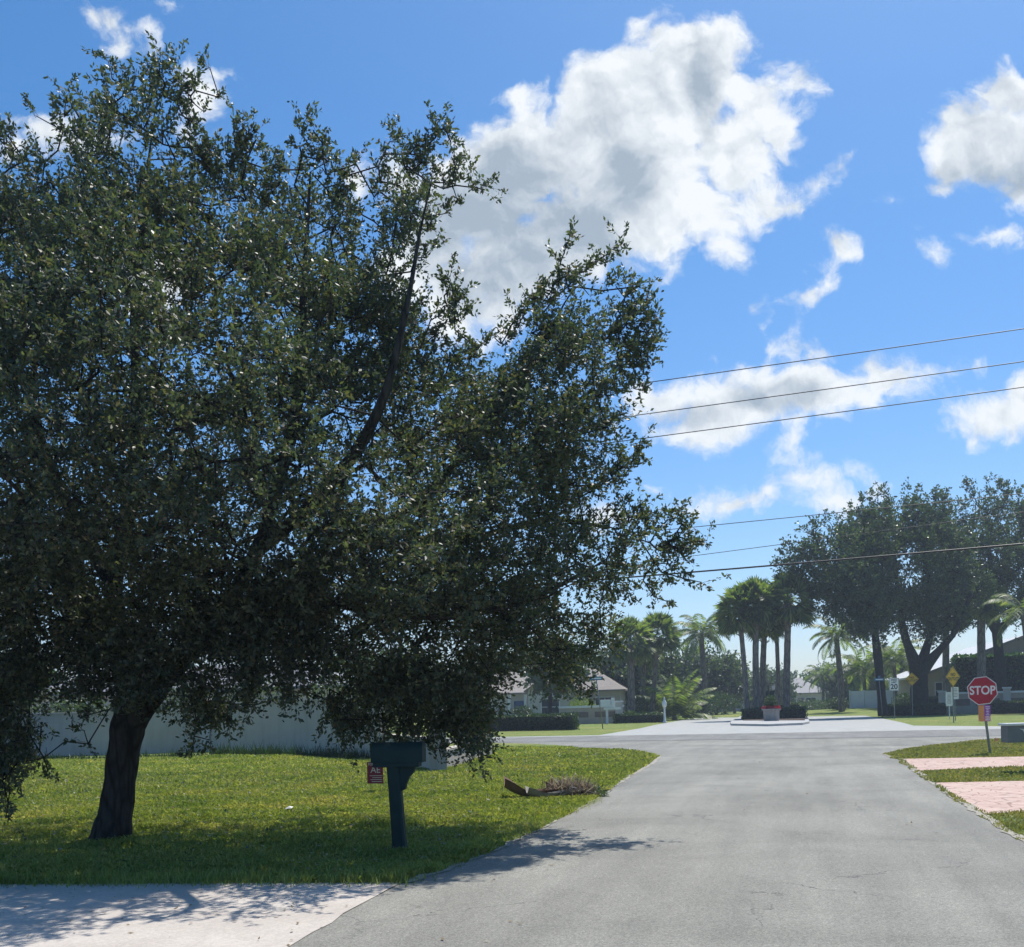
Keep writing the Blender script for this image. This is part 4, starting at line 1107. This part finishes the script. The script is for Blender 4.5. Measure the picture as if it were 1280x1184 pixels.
def diamond(label, u, vc, vb, diag, yaw, lines, extra=False):
    b = G(u+1.5, vb); d = dep(b); zc = W(u, vc, d).z
    root = empty('warning_sign', b, yaw, label, 'road sign', 'yellow diamond signs')
    MB().box((0, .02, zc/2), (.06, .035, zc+.5)).build('post', M_steel, root)
    r = diag/2
    MB().prism([(-r, -.012, zc), (0, -.012, zc-r), (r, -.012, zc), (0, -.012, zc+r)], (0, .005, 0)).build('face', M_yellow, root)
    br = MB(); k = r*.93; k2 = r*.89
    o = [(-k, zc), (0, zc-k), (k, zc), (0, zc+k)]; i_ = [(-k2, zc), (0, zc-k2), (k2, zc), (0, zc+k2)]
    for q in range(4):
        a, b2 = o[q], o[(q+1) % 4]; c, e = i_[(q+1) % 4], i_[q]
        br.prism([(a[0], -.015, a[1]), (b2[0], -.015, b2[1]), (c[0], -.015, c[1]), (e[0], -.015, e[1])], (0, .002, 0))
    br.build('border', M_black, root)
    for i, t in enumerate(lines):
        text_part('lettering', t, r*.42, M_black, root, (0, -.017, zc+r*(.2-.42*i)), bold=r*.012)
    return root, zc, d
diamond('yellow diamond no outlet sign in front of the big oak trunk', 1139.5, 849, 895.5, 1.1, R(0)+YAW*.3, ['NO', 'OUTLET'])
rt, zc, dd = diamond('taller yellow diamond no outlet sign with white notices, left of stop sign', 1191, 846, 903.5, 1.22, R(44), ['NO', 'OUTLET'])
b_ = Vector(rt.location)
n1 = empty('notice_board', G(1194, 903), R(8), 'upper white notice plate below the yellow diamond left of the stop sign', 'notice', 'white notice plates')
z1 = W(1192, 866.5, dd).z
MB().box((0, -.08, z1), (.42, .01, .72)).build('plate', M_signwhite, n1)
mb = MB(); [mb.box((0, -.087, z1+.25-k*.09), (random.uniform(.2, .34), .003, .025)) for k in range(6)]; mb.build('print', M_black, n1)
MB().box((0, -.05, z1/2+.2), (.04, .04, z1+.2)).build('bracket', M_steel, n1)
n2_ = empty('notice_board', G(1187, 899), R(8), 'lower white notice plate on its own post beside the diamond sign', 'notice', 'white notice plates')
d2 = dep(n2_.location); z2 = W(1187.5, 874, d2).z
MB().box((0, -.03, z2), (.46, .01, .95)).build('plate', M_signwhite, n2_)
mb = MB(); [mb.box((0, -.037, z2+.35-k*.09), (random.uniform(.2, .36), .003, .025)) for k in range(8)]; mb.build('print', M_black, n2_)
MB().box((0, 0, z2/2), (.05, .04, z2)).build('post', M_trim, n2_)

def speed_sign():
    b = at(1118, 76); root = empty('speed_limit_sign', b, R(10), 'white speed limit 20 sign beside the slim oak trunk', 'road sign')
    zc = W(1117.5, 855.5, 76).z; s = 76/F
    MB().box((0, .02, zc/2), (.06, .035, zc+.5)).build('post', M_steel, root)
    w, h = 12*s, 16*s
    MB().box((0, -.01, zc), (w, .006, h)).build('face', M_signwhite, root)
    f = MB(); t = .02
    for q in ((0, h/2-.03, w-.04, t), (0, -h/2+.03, w-.04, t)): f.box((q[0], -.015, zc+q[1]), (q[2], .003, q[3]))
    for x in (-w/2+.03, w/2-.03): f.box((x, -.015, zc), (t, .003, h-.08))
    f.build('border', M_black, root)
    text_part('lettering', 'SPEED', h*.17, M_black, root, (0, -.017, zc+h*.33), bold=.004)
    text_part('lettering', 'LIMIT', h*.17, M_black, root, (0, -.017, zc+h*.15), bold=.004)
    text_part('lettering', '20', h*.55, M_black, root, (0, -.017, zc-h*.2), bold=.012)
speed_sign()
def street_sign(label, u, vb, vt, d, lean, blade):
    b = at(u, d); root = empty('street_name_sign', b, R(12), label, 'street sign', 'street name signs')
    t = W(u-lean, vt, d)-b; t = Matrix.Rotation(-R(12), 3, 'Z') @ t
    MB().tube([(0, 0, -.05), tuple(t)], .035, 8).build('post', M_steel, root, smooth=True)
    f = MB().bevbox((t.x, t.y, t.z+.1), (blade, .03, .22), .008).build('blade', M_blue, root)
    MB().box((t.x, t.y-.0175, t.z+.1), (blade*.7, .003, .07)).build('lettering_strip', M_signwhite, f)
    MB().bevbox((t.x, t.y, t.z+.3), (.03, blade*.8, .18), .008).build('cross_blade', M_blue, root)
street_sign('blue street name blade on a leaning pole left of the entrance road', 753, 911, 850, 66.5, 7.5, .85)
street_sign('pale blue street name blade in front of the slim oak trunk', 1103, 896, 851, 80, 4, .8)

def yard_sign():
    d = 18.6; b = at(467, d); s = d/F
    root = empty('yard_sign', b, R(2), 'small maroon yard sign with white lettering left of the green mailbox', 'sign')
    c = W(467, 966, d)-b; w, h = 21*s, 27*s
    M_ = Matrix.Rotation(-R(2)-R(1), 3, 'Z')
    for x in (-w*.3, w*.3): MB().tube([(x, .01, -.05), (x, .01, c.z)], .004, 6).build('stake', M_steel, root)
    MB().box((0, 0, c.z), (w, .01, h)).build('panel', M_maroon, root)
    text_part('lettering', 'FOR SALE', h*.17, M_signwhite, root, (0, -.007, c.z+h*.39), sx=.9, bold=.0006)
    text_part('lettering', 'AE', h*.42, M_signwhite, root, (.01, -.007, c.z+h*.12), sx=1.0, bold=.0)
    p = MB()
    for k, ww in enumerate((.8, .6, .75, .65)): p.box(((1-ww)*w*.3, -.0065, c.z-h*(.14+.09*k)), (w*ww, .002, h*.022))
    p.build('print_lines', M_signwhite, root)
yard_sign()

# ------------------------------------------------------------ mailboxes
def mailbox_green():
    d = 10.95; b = at(496, d); s = d/F
    root = empty('mailbox', b, YAW*.55, 'dark green mailbox on a thick bracketed post in the oak shade', 'mailbox', 'roadside mailboxes')
    zt = 1.5-(924-889)*s+.0
    lean = -.055
    # tapered post with chamfered corners
    def ring(z, r): 
        c = r*.25; x0 = lean*z
        return [(x0-r+c, -r, z), (x0+r-c, -r, z), (x0+r, -r+c, z), (x0+r, r-c, z), (x0+r-c, r, z), (x0-r+c, r, z), (x0-r, r-c, z), (x0-r, -r+c, z)]
    mb = MB(); zs = [(-.05, .082), (.02, .08), (.06, .07), (.5, .066), (.93, .066)]
    for z, r in zs: mb.v += ring(z, r)
    for i in range(len(zs)-1):
        for k in range(8): a = i*8+k; e = i*8+(k+1) % 8; mb.f.append((a, e, e+8, a+8))
    mb.f.append(tuple(range(32, 40))); mb.build('post', M_mailgreen, root)
    x0 = lean*.9
    # bracket: curved gusset
    pts = [(x0+.05, -.035, .90), (x0+.24, -.035, .90), (x0+.22, -.035, .84), (x0+.17, -.035, .79), (x0+.14, -.035, .72), (x0+.125, -.035, .66), (x0+.09, -.035, .645), (x0+.055, -.035, .645)]
    MB().prism(pts, (0, .07, 0)).build('bracket', M_mailgreen, root)
    MB().bevbox((x0+.04, 0, .925), (.50, .17, .05), .01).build('base_board', M_mailgreen, root)
    # box body: arched section extruded along x
    L = .53; w = .095; z0 = .95; zr = .125
    prof = [(-w, 0), (-w, zr)] + [(-w*math.cos(a), zr+w*.95*math.sin(a)) for a in [PI*k/10 for k in range(1, 10)]] + [(w, zr), (w, 0)]
    body = MB().prism([(x0+.04-L/2, y, z0+z) for y, z in prof], (L, 0, 0)).build('box', M_mailgreen, root)
    body.data.shade_smooth() if False else None
    prof2 = [(y*1.06, z*1.03-.003) for y, z in prof]
    dr = MB().prism([(x0+.04+L/2, y, z0+z) for y, z in prof2], (.03, 0, 0)).build('door', M_mailgreen, root)
    MB().tube([(x0+.04+L/2+.03, 0, z0+.16), (x0+.04+L/2+.055, 0, z0+.16), (x0+.04+L/2+.055, 0, z0+.19)], .008, 6).build('handle', M_steel, dr)
    MB().box((x0+.1, .1+.008, z0+.12), (.025, .008, .14)).build('flag', M_red, root)
mailbox_green()
def mailbox_grey():
    d = 20.0; s = d/F; b = at(1290, d)
    root = empty('mailbox', b, YAW, 'grey box mailbox with a pale lid edge at the right edge', 'mailbox', 'roadside mailboxes')
    zt = W(1270, 905, d).z; zb = W(1270, 928, d).z; h = zt-zb; xl = (1254.5-1290)*s
    L = .95
    MB().tube([(0.05, 0, -.05), (.05, 0, zb)], .05, 10).build('post', M_mailgrey, root)
    MB().bevbox((xl+L/2, 0, (zb+zt)/2-.015), (L, .3, h-.03), .015).build('box', M_mailgrey, root)
    MB().bevbox((xl+L/2-.01, 0, zt-.006), (L+.06, .36, .045), .01).build('lid', M_signwhite, root)
    pp = MB(); pp.prism([(xl+.22, -.152, zt-.09), (xl+.36, -.152, zt-.10), (xl+.36, -.152, zt-.19), (xl+.32, -.152, zt-.20), (xl+.29, -.152, zt-.125)], (0, -.004, 0))
    pp.build('emblem', M_vinyl, root)
mailbox_grey()
def white_mailbox():
    b = at(757, 84); root = empty('white_box', b, R(10), 'white box on a post in front of the entrance sign wall', 'mailbox', 'roadside mailboxes')
    MB().bevbox((0, 0, 1.7), (.85, .4, .55), .03).build('box', M_trim, root)
    MB().bevbox((.55, 0, 1.25), (1.4, .5, .18), .02).build('shelf', M_trim, root)
    MB().box((.1, 0, .6), (.2, .2, 1.3)).build('post', M_trim, root)
    MB().bevbox((.6, 0, 1.75), (.28, .3, .75), .02).build('side_box', M_trim, root)
white_mailbox()
def lamp_post():
    b = G(831, 904); root = empty('lamp_post', b, 0, 'short cream lamp post with a globe left of the entrance road', 'lamp post')
    MB().lathe([(.16, 0), (.16, .12), (.09, .2), (.075, 1.1), (.12, 1.2)], n=12).build('post', M_trim, root, smooth=True)
    MB().lathe([(.08, 1.2), (.14, 1.28), (.19, 1.45), (.18, 1.62), (.11, 1.76), (.05, 1.92)], n=14).build('globe', M_signwhite, root, smooth=True)
    MB().lathe([(.09, 1.9), (.05, 1.98), (.02, 2.08), (.001, 2.1)], n=10).build('finial', M_trim, root, smooth=True)
lamp_post()
def planter():
    b = at(964, 72.5); b.z = .14
    root = empty('planter', b, 0, 'round stone planter with red flowers on the island nose', 'planter')
    MB().lathe([(.5, 0), (.53, .02), (.56, .55), (.57, .72), (.66, .74), (.66, .86), (.56, .86), (.54, .8), (.02, .79)], n=24).build('pot', M_stone, root, smooth=False)
    n = 500; a = RNG.uniform(0, 2*PI, n); r = .62*np.sqrt(RNG.random(n))
    P = np.column_stack([r*np.cos(a), r*np.sin(a), .82+.15*RNG.random(n)]); V, Fc = leaf_quads(P, norm(RNG.normal(size=P.shape)+[0, 0, 1]), .13, .8)
    np_mesh('flowers', V, Fc, M_flower, root)
    n = 1400; q = norm(RNG.normal(size=(n, 3)))*(RNG.random((n, 1))**.4); P = q*np.array([.42, .42, .5])+np.array([-.05, 0, 1.3])
    V, Fc = leaf_quads(P, norm(q+RNG.normal(size=q.shape)*.5), .1, .5); np_mesh('topiary', V, Fc, M_hedge, root)
planter()
def lanterns():
    b = at(961, 90); b.z = .0
    root = empty('lantern_post', b, R(5), 'black post with two lanterns between the island palm trunks', 'lamp post')
    MB().tube([(0, 0, 0), (0, 0, 3.5)], [.09, .06], 8).build('post', M_darkmetal, root, smooth=True)
    MB().box((0, 0, 3.1), (1.0, .06, .06)).build('crossbar', M_darkmetal, root)
    for x in (-.42, .42):
        l = MB().lathe([(.03, 3.07), (.12, 2.98), (.2, 2.9), (.19, 2.88)], (x, 0, 0), 6).build('lantern', M_darkmetal, root)
        MB().lathe([(.15, 2.88), (.11, 2.55), (.04, 2.5)], (x, 0, 0), 6).build('lantern_glass', M_vinyl, l)
lanterns()
def cabinet():
    b = at(956, 97); root = empty('utility_cabinet', b, R(5), 'dark green utility cabinet behind the island lantern post', 'cabinet')
    MB().bevbox((.3, 0, 1.2), (1.1, .8, 2.4), .03).build('body', M_mailgreen, root)
    MB().bevbox((.3, 0, 2.45), (1.25, .95, .1), .02).build('lid', M_mailgreen, root)
cabinet()
# orange marker by the stop sign
mk = empty('marker_flag', G(1243, 943), 0, 'thin orange marker flag right of the stop sign post', 'marker')
MB().tube([(0, 0, 0), (.02, 0, .42)], .004, 5).build('stake', M_steel, mk); MB().box((.06, 0, .38), (.09, .002, .07)).build('flag', M_orange, mk)

# ------------------------------------------------------------ palm debris on the lawn edge
def debris():
    b = G(690, 998); s = dep(b)/F
    root = empty('palm_debris', b, YAW, 'fallen brown palm boot with dry frond tangle on the grass edge', 'yard waste')
    def boot(L, w, curl, pos, rz, mat, name, flip=1, up0=.0, tip=.25):
        mb = MB(); n = 16; m = 9
        for i in range(n+1):
            t = i/n; x = (t-.5)*L; ww = w*(1-.72*t)*(.75+.25*math.sin(PI*min(1, t*3+.2))); z = tip*max(0, (.28-t)/.28)**1.4 + .02+.1*t*t
            for k in range(m):
                a = (k/(m-1)-.5)*2
                mb.v.append((x, a*ww*flip, z+curl*ww*a*a+.012*math.sin(9*t+k)))
        for i in range(n):
            for k in range(m-1): a = i*m+k; mb.f.append((a, a+1, a+m+1, a+m))
        nv = len(mb.v); mb.v += [(x, y, z+.018) for x, y, z in mb.v]; mb.f += [tuple(q+nv for q in f[::-1]) for f in mb.f[:]]
        Mx = Matrix.Rotation(rz, 3, 'Z'); mb.v = [tuple(Mx @ Vector(v)+Vector(pos)) for v in mb.v]
        return mb.build(name, mat, root, smooth=True)
    boot(1.25, .25, .6, (-.15, 0, .02), R(3), M_boot, 'frond_base', tip=.17)
    boot(.95, .14, .7, (.05, -.18, .01), R(14), M_bootpale, 'split_stem', tip=.08)
    boot(.7, .12, .8, (.25, .15, .05), R(-25), M_boot, 'frond_base', tip=.1)
    n = 1050
    c = np.array([[.1, .1, .12], [.25, .05, .16], [.4, 0, .1], [.5, .05, .1]])[RNG.integers(0, 4, n)]
    P = c+RNG.normal(size=(n, 3))*np.array([.11, .1, .05]); P[:, 2] = np.abs(P[:, 2])*.9
    D = norm(RNG.normal(size=P.shape)+np.array([.1, 0, .6])); V, Fc = leaf_quads(P, D, .2, .07)
    V[:, 2] = np.maximum(V[:, 2], .0)
    np_mesh('frond_tangle', V, Fc, M_dryfrond, root)
    n = 500; P = np.array([.66, .08, .06])+RNG.normal(size=(n, 3))*np.array([.1, .08, .03]); P[:, 2] = np.abs(P[:, 2])
    V, Fc = leaf_quads(P, norm(RNG.normal(size=P.shape)), .12, .2); V[:, 2] = np.maximum(V[:, 2], .0); np_mesh('leaf_pile', V, Fc, M_faroak, root)
debris()
pp = empty('paper_scrap', G(361, 1016), .4, 'small white paper scrap lying on the lawn right of the trunk', 'litter')
MB().add([(-.06, -.03, .06), (.05, -.04, .07), (.07, .03, .09), (-.03, .05, .065), (0, 0, .1)], [(0, 1, 4), (1, 2, 4), (2, 3, 4), (3, 0, 4)]).build('sheet', M_paper, pp)

# ------------------------------------------------------------ power lines
def wire(label, p0, p1, r):     # (u,v) seen at d=35 (right) and d=41 (left), extended both ways
    a = W(1280, p0, 35.0); b = W(800, p1, 40.2)
    d = b-a; n = d.normalized(); A = a-n*30; B = b+n*45
    mb = MB(); pts = []
    span = (B-A).length
    # gentle sag that keeps the seen stretch in place
    for i in range(41):
        t = i/40; p = A.lerp(B, t); pts.append((p.x, p.y, p.z-.5*4*t*(1-t)+.45))
    mb.tube(pts, r, 6); o = mb.build('power_line', M_wire, None, smooth=True); tag(o, label, 'power line', 'power lines over the cross street')
    return Vector(pts[0]), Vector(pts[-1])
ends = []
for lab, a, b, r in [('highest overhead wire crossing the sky', 411, 478, .017), ('second overhead wire from the top', 452, 517, .017), ('third overhead wire from the top', 484, 547, .017),
                     ('thin fourth overhead wire passing over the far oaks', 617, 664, .014), ('thin fifth overhead wire just above the thick cable', 640, 702, .012), ('thick black lowest overhead cable', 680, 719, .034)]:
    ends.append(wire(lab, a, b, r))
for k, gl_ in ((0, 'wooden utility pole at the right end of the wires'), (1, 'wooden utility pole beyond the oak holding the wires')):
    q = ends[2][k]; hh = max(e[k].z for e in ends)+.6
    root = empty('utility_pole', Vector((q.x, q.y, 0)), 0, gl_, 'utility pole', 'utility poles')
    MB().tube([(0, .2, -.2), (0, .2, hh)], [.17, .11], 12).build('pole', M_pole, root, smooth=True)
    for z in sorted(set(round(e[k].z, 2) for e in ends)):
        MB().tube([(0, .2, z-.05), (0, -.02, z-.02)], .03, 6).build('insulator', M_steel, root)

# ------------------------------------------------------------ sky
SUN_DIR = Vector((.16, .51, 1)).normalized()
el = math.asin(SUN_DIR.z); az = math.atan2(SUN_DIR.x, SUN_DIR.y)
w = bpy.data.worlds.new('World'); SC.world = w; w.use_nodes = True
nt = w.node_tree; nt.nodes.clear()
wo = nt.nodes.new('ShaderNodeOutputWorld'); bg = nt.nodes.new('ShaderNodeBackground'); nt.links.new(bg.outputs[0], wo.inputs[0])
sky = nt.nodes.new('ShaderNodeTexSky'); sky.sky_type = 'NISHITA'; sky.sun_disc = False
sky.sun_elevation = el; sky.sun_rotation = az; sky.altitude = 0; sky.air_density = 1.0; sky.dust_density = .8; sky.ozone_density = 1.6
STR = .11
bg.inputs[1].default_value = STR
tc = nt.nodes.new('ShaderNodeTexCoord').outputs['Generated']
def vdot(vec):
    n = nt.nodes.new('ShaderNodeVectorMath'); n.operation = 'DOT_PRODUCT'; nt.links.new(tc, n.inputs[0]); n.inputs[1].default_value = vec; return n.outputs['Value']
def math_(op, a, b=None, c=None, clamp=False):
    n = nt.nodes.new('ShaderNodeMath'); n.operation = op; n.use_clamp = clamp
    for i, x in enumerate((a, b, c)):
        if x is None: continue
        if isinstance(x, (int, float)): n.inputs[i].default_value = x
        else: nt.links.new(x, n.inputs[i])
    return n.outputs[0]
fwd = math_('MAXIMUM', vdot(tuple(FW)), .12)
xa = math_('DIVIDE', vdot(tuple(RT)), fwd); ya = math_('DIVIDE', vdot((0, 0, 1)), fwd)
cx = nt.nodes.new('ShaderNodeCombineXYZ'); nt.links.new(xa, cx.inputs[0]); nt.links.new(ya, cx.inputs[1])
p0 = cx.outputs[0]
def vm(op, a, b, c=None):
    n = nt.nodes.new('ShaderNodeVectorMath'); n.operation = op
    for i, x in enumerate((a, b, c)):
        if x is None: continue
        if isinstance(x, tuple): n.inputs[i].default_value = x
        else: nt.links.new(x, n.inputs[i])
    return n.outputs[0]
wn = noise(nt, 9, 5, .6, p0); wv = vm('SUBTRACT', wn.outputs['Color'], (.5, .5, .5)); p1_ = vm('MULTIPLY_ADD', wv, (.06, .06, 0), p0)
blobs = [(600, 255, 75, 75), (640, 205, 80, 70), (690, 190, 80, 70), (760, 150, 90, 80), (820, 120, 80, 80), (640, 330, 80, 70), (720, 290, 100, 75), (800, 230, 100, 100), (870, 90, 75, 75),
         (830, 300, 45, 40), (645, 130, 22, 20), (815, 45, 30, 28), (903, 50, 48, 42), (950, 130, 45, 55), (1000, 105, 26, 34), (975, 165, 38, 40), (920, 190, 65, 70), (890, 260, 55, 45), (960, 240, 35, 30),
         (1030, 225, 40, 18, -.3), (1045, 300, 34, 31, 0), (1000, 360, 44, 18, -.3), (935, 378, 16, 12), (540, 300, 60, 70), (500, 230, 40, 35), (570, 370, 65, 60), (620, 390, 60, 40), (555, 260, 60, 55), (520, 330, 60, 60), (600, 185, 40, 30), (905, 300, 30, 26), (990, 250, 40, 22), (1065, 200, 26, 8, -.5),
         (1225, 175, 75, 60), (1262, 120, 45, 42), (1165, 235, 55, 12, -.2), (1290, 200, 60, 60), (1245, 298, 34, 8), (1190, 320, 14, 8), (1275, 250, 22, 14),
         (830, 492, 52, 32), (930, 505, 90, 46), (1010, 445, 50, 32), (1015, 490, 92, 48), (1100, 475, 70, 42), (880, 535, 95, 26), (1190, 462, 34, 11), (1240, 515, 66, 36), (1290, 500, 45, 36),
         (800, 612, 30, 16), (870, 632, 62, 19), (930, 622, 70, 24), (1000, 600, 54, 19), (1040, 630, 50, 13), (740, 640, 50, 18),
         (150, 60, 32, 26, -.6), (118, 25, 30, 18, .5), (140, 30, 24, 22), (220, 12, 14, 10), (60, 175, 58, 32), (40, 160, 20, 20), (255, 120, 32, 40), (275, 100, 24, 16), (240, 175, 20, 14), (190, 350, 60, 60), (440, 215, 20, 26), (100, 190, 60, 30), (330, 10, 8, 12)]
acc = None
for bl in blobs:
    u, v, ru, rv = bl[:4]; rot = bl[4] if len(bl) > 4 else 0
    a, b = unroll(u, v)
    mp = nt.nodes.new('ShaderNodeMapping'); mp.vector_type = 'TEXTURE'
    mp.inputs['Location'].default_value = (a, b, 0); mp.inputs['Rotation'].default_value = (0, 0, -rot); mp.inputs['Scale'].default_value = (ru/F, rv/F, 1)
    nt.links.new(p1_, mp.inputs[0])
    ln = nt.nodes.new('ShaderNodeVectorMath'); ln.operation = 'LENGTH'; nt.links.new(mp.outputs[0], ln.inputs[0])
    k = min(ru, rv)/100.0
    val = math_('MULTIPLY_ADD', ln.outputs['Value'], -k, k)
    acc = val if acc is None else math_('SMOOTH_MAX', acc, val, .12)
fb1 = noise(nt, 7, 9, .62, p1_); fb2 = noise(nt, 26, 7, .62, p1_)
def vor(vec):
    n = noise(nt, 13, 2, .5, vec); return math_('MULTIPLY', math_('ABSOLUTE', math_('SUBTRACT', n.outputs[0], .5)), -3.0)
fbv = vor(p1_)
nz = math_('ADD', math_('ADD', math_('MULTIPLY', math_('SUBTRACT', fb1.outputs[0], .5), .62), math_('MULTIPLY', math_('ADD', .3, fbv), -.3)), math_('MULTIPLY', math_('SUBTRACT', fb2.outputs[0], .5), .8))
dens = math_('ADD', acc, nz)
def sstep(x, a, b):
    n = nt.nodes.new('ShaderNodeMapRange'); n.interpolation_type = 'SMOOTHSTEP'; n.inputs[1].default_value = a; n.inputs[2].default_value = b
    nt.links.new(x, n.inputs[0]); return n.outputs[0]
alpha = sstep(dens, -.07, .23)
# inner grey from thickness and relief
sh = noise(nt, 7, 9, .62, vm('ADD', p1_, (.008, .022, 0))); shv = vor(vm('ADD', p1_, (.008, .022, 0))); sh3 = noise(nt, 30, 6, .6, vm('ADD', p1_, (.002, .006, 0))); fb3 = noise(nt, 30, 6, .6, p1_)
rel = math_('ADD', math_('MULTIPLY', math_('SUBTRACT', sh.outputs[0], fb1.outputs[0]), 1.6), math_('MULTIPLY', math_('SUBTRACT', fbv, shv), .5)); rel = math_('ADD', rel, math_('MULTIPLY', math_('SUBTRACT', sh3.outputs[0], fb3.outputs[0]), 1.0))
low = noise(nt, 4.2, 5, .55, vm('ADD', p1_, (3.1, 1.7, 0)))
thick = sstep(math_('ADD', acc, math_('MULTIPLY', math_('SUBTRACT', low.outputs[0], .5), 1.9)), .0, .62)
acc2 = None
for u, v, ru, rv in [(610, 320, 120, 110), (700, 280, 130, 80), (640, 230, 60, 60), (882, 130, 32, 80), (780, 230, 60, 50), (1250, 225, 75, 30), (1180, 215, 30, 16), (970, 500, 90, 24), (870, 515, 60, 18)]:
    a, b = unroll(u, v)
    mp = nt.nodes.new('ShaderNodeMapping'); mp.vector_type = 'TEXTURE'
    mp.inputs['Location'].default_value = (a, b, 0); mp.inputs['Scale'].default_value = (ru/F, rv/F, 1)
    nt.links.new(p1_, mp.inputs[0])
    ln = nt.nodes.new('ShaderNodeVectorMath'); ln.operation = 'LENGTH'; nt.links.new(mp.outputs[0], ln.inputs[0])
    val = math_('SUBTRACT', 1.0, ln.outputs['Value'])
    acc2 = val if acc2 is None else math_('SMOOTH_MAX', acc2, val, .3)
core = sstep(math_('ADD', acc2, math_('MULTIPLY', math_('SUBTRACT', low.outputs[0], .5), 1.0)), -.2, .6)
grey = math_('ADD', math_('ADD', math_('MULTIPLY', thick, .38), math_('MULTIPLY', core, .62)), rel, clamp=True)
ccol = mix(nt, grey, (6.7, 6.95, 7.1), (2.8, 3.35, 3.95))
hs = nt.nodes.new('ShaderNodeHueSaturation'); hs.inputs['Saturation'].default_value = 1.27; hs.inputs['Value'].default_value = .93; hs.inputs['Hue'].default_value = .5
elv = vdot((0, 0, 1))
hz_ = ramp(nt, elv, [(0, (.92, 1, 1.2)), (.14, (.92, .99, 1.1)), (.4, (.86, .98, 1.08)), (1, (.84, .98, 1.06))])
nt.links.new(mix(nt, 1, sky.outputs[0], hz_.outputs[0], 'MULTIPLY'), hs.inputs['Color'])
col = mix(nt, math_('MULTIPLY', alpha, .96), hs.outputs[0], ccol)
nt.links.new(col, bg.inputs[0])

sl_ = bpy.data.lights.new('sun', 'SUN'); sl_.energy = 4.2; sl_.angle = R(.53); sl_.color = (1, .955, .88)
so = bpy.data.objects.new('sun', sl_); COL.objects.link(so); so.location = (0, 0, 60)
so.rotation_euler = SUN_DIR.to_track_quat('Z', 'Y').to_euler()

# ------------------------------------------------------------ haze
HAZE = True
if HAZE:
    hz = MB().box((0, 120, 17), (900, 860, 36.6)).build('haze', None)
    m = bpy.data.materials.new('haze'); m.use_nodes = True; n_ = m.node_tree; n_.nodes.clear()
    o_ = n_.nodes.new('ShaderNodeOutputMaterial'); pv = n_.nodes.new('ShaderNodeVolumePrincipled')
    pv.inputs['Color'].default_value = (.72, .84, 1, 1); pv.inputs['Density'].default_value = .0007; pv.inputs['Anisotropy'].default_value = .3
    n_.links.new(pv.outputs[0], o_.inputs['Volume']); hz.data.materials.append(m); tag(hz, 'thin pale blue haze in the far air', 'haze', kind='stuff')

# ------------------------------------------------------------ camera
cam = bpy.data.cameras.new('camera'); co = bpy.data.objects.new('camera', cam); COL.objects.link(co)
cam.sensor_fit = 'HORIZONTAL'; cam.sensor_width = 36; cam.lens = 36*F/1280.0
cam.shift_y = (HV-592)/1280.0
cam.clip_end = 6000; cam.clip_start = .05
co.location = (0, 0, CH)
co.rotation_euler = (Matrix.Rotation(YAW, 3, 'Z') @ Matrix.Rotation(PI/2, 3, 'X') @ Matrix.Rotation(-ROLL, 3, 'Z')).to_euler()
SC.camera = co
# place shift after roll: keep the horizon point at column 640
cyc = SC.cycles if hasattr(SC, 'cycles') else None
SC.view_settings.view_transform = 'Standard'; SC.view_settings.look = 'None'; SC.view_settings.gamma = 1; SC.view_settings.exposure = .38
SC.render.resolution_x = 1024; SC.render.resolution_y = 947
SC.cycles.max_bounces = 6; SC.cycles.diffuse_bounces = 3; SC.cycles.transmission_bounces = 4; SC.cycles.volume_bounces = 0; SC.cycles.transparent_max_bounces = 4
SC.cycles.use_denoising = True
SC.cycles.use_adaptive_sampling = True; SC.cycles.adaptive_threshold = .02
SC.cycles.volume_step_rate = 4
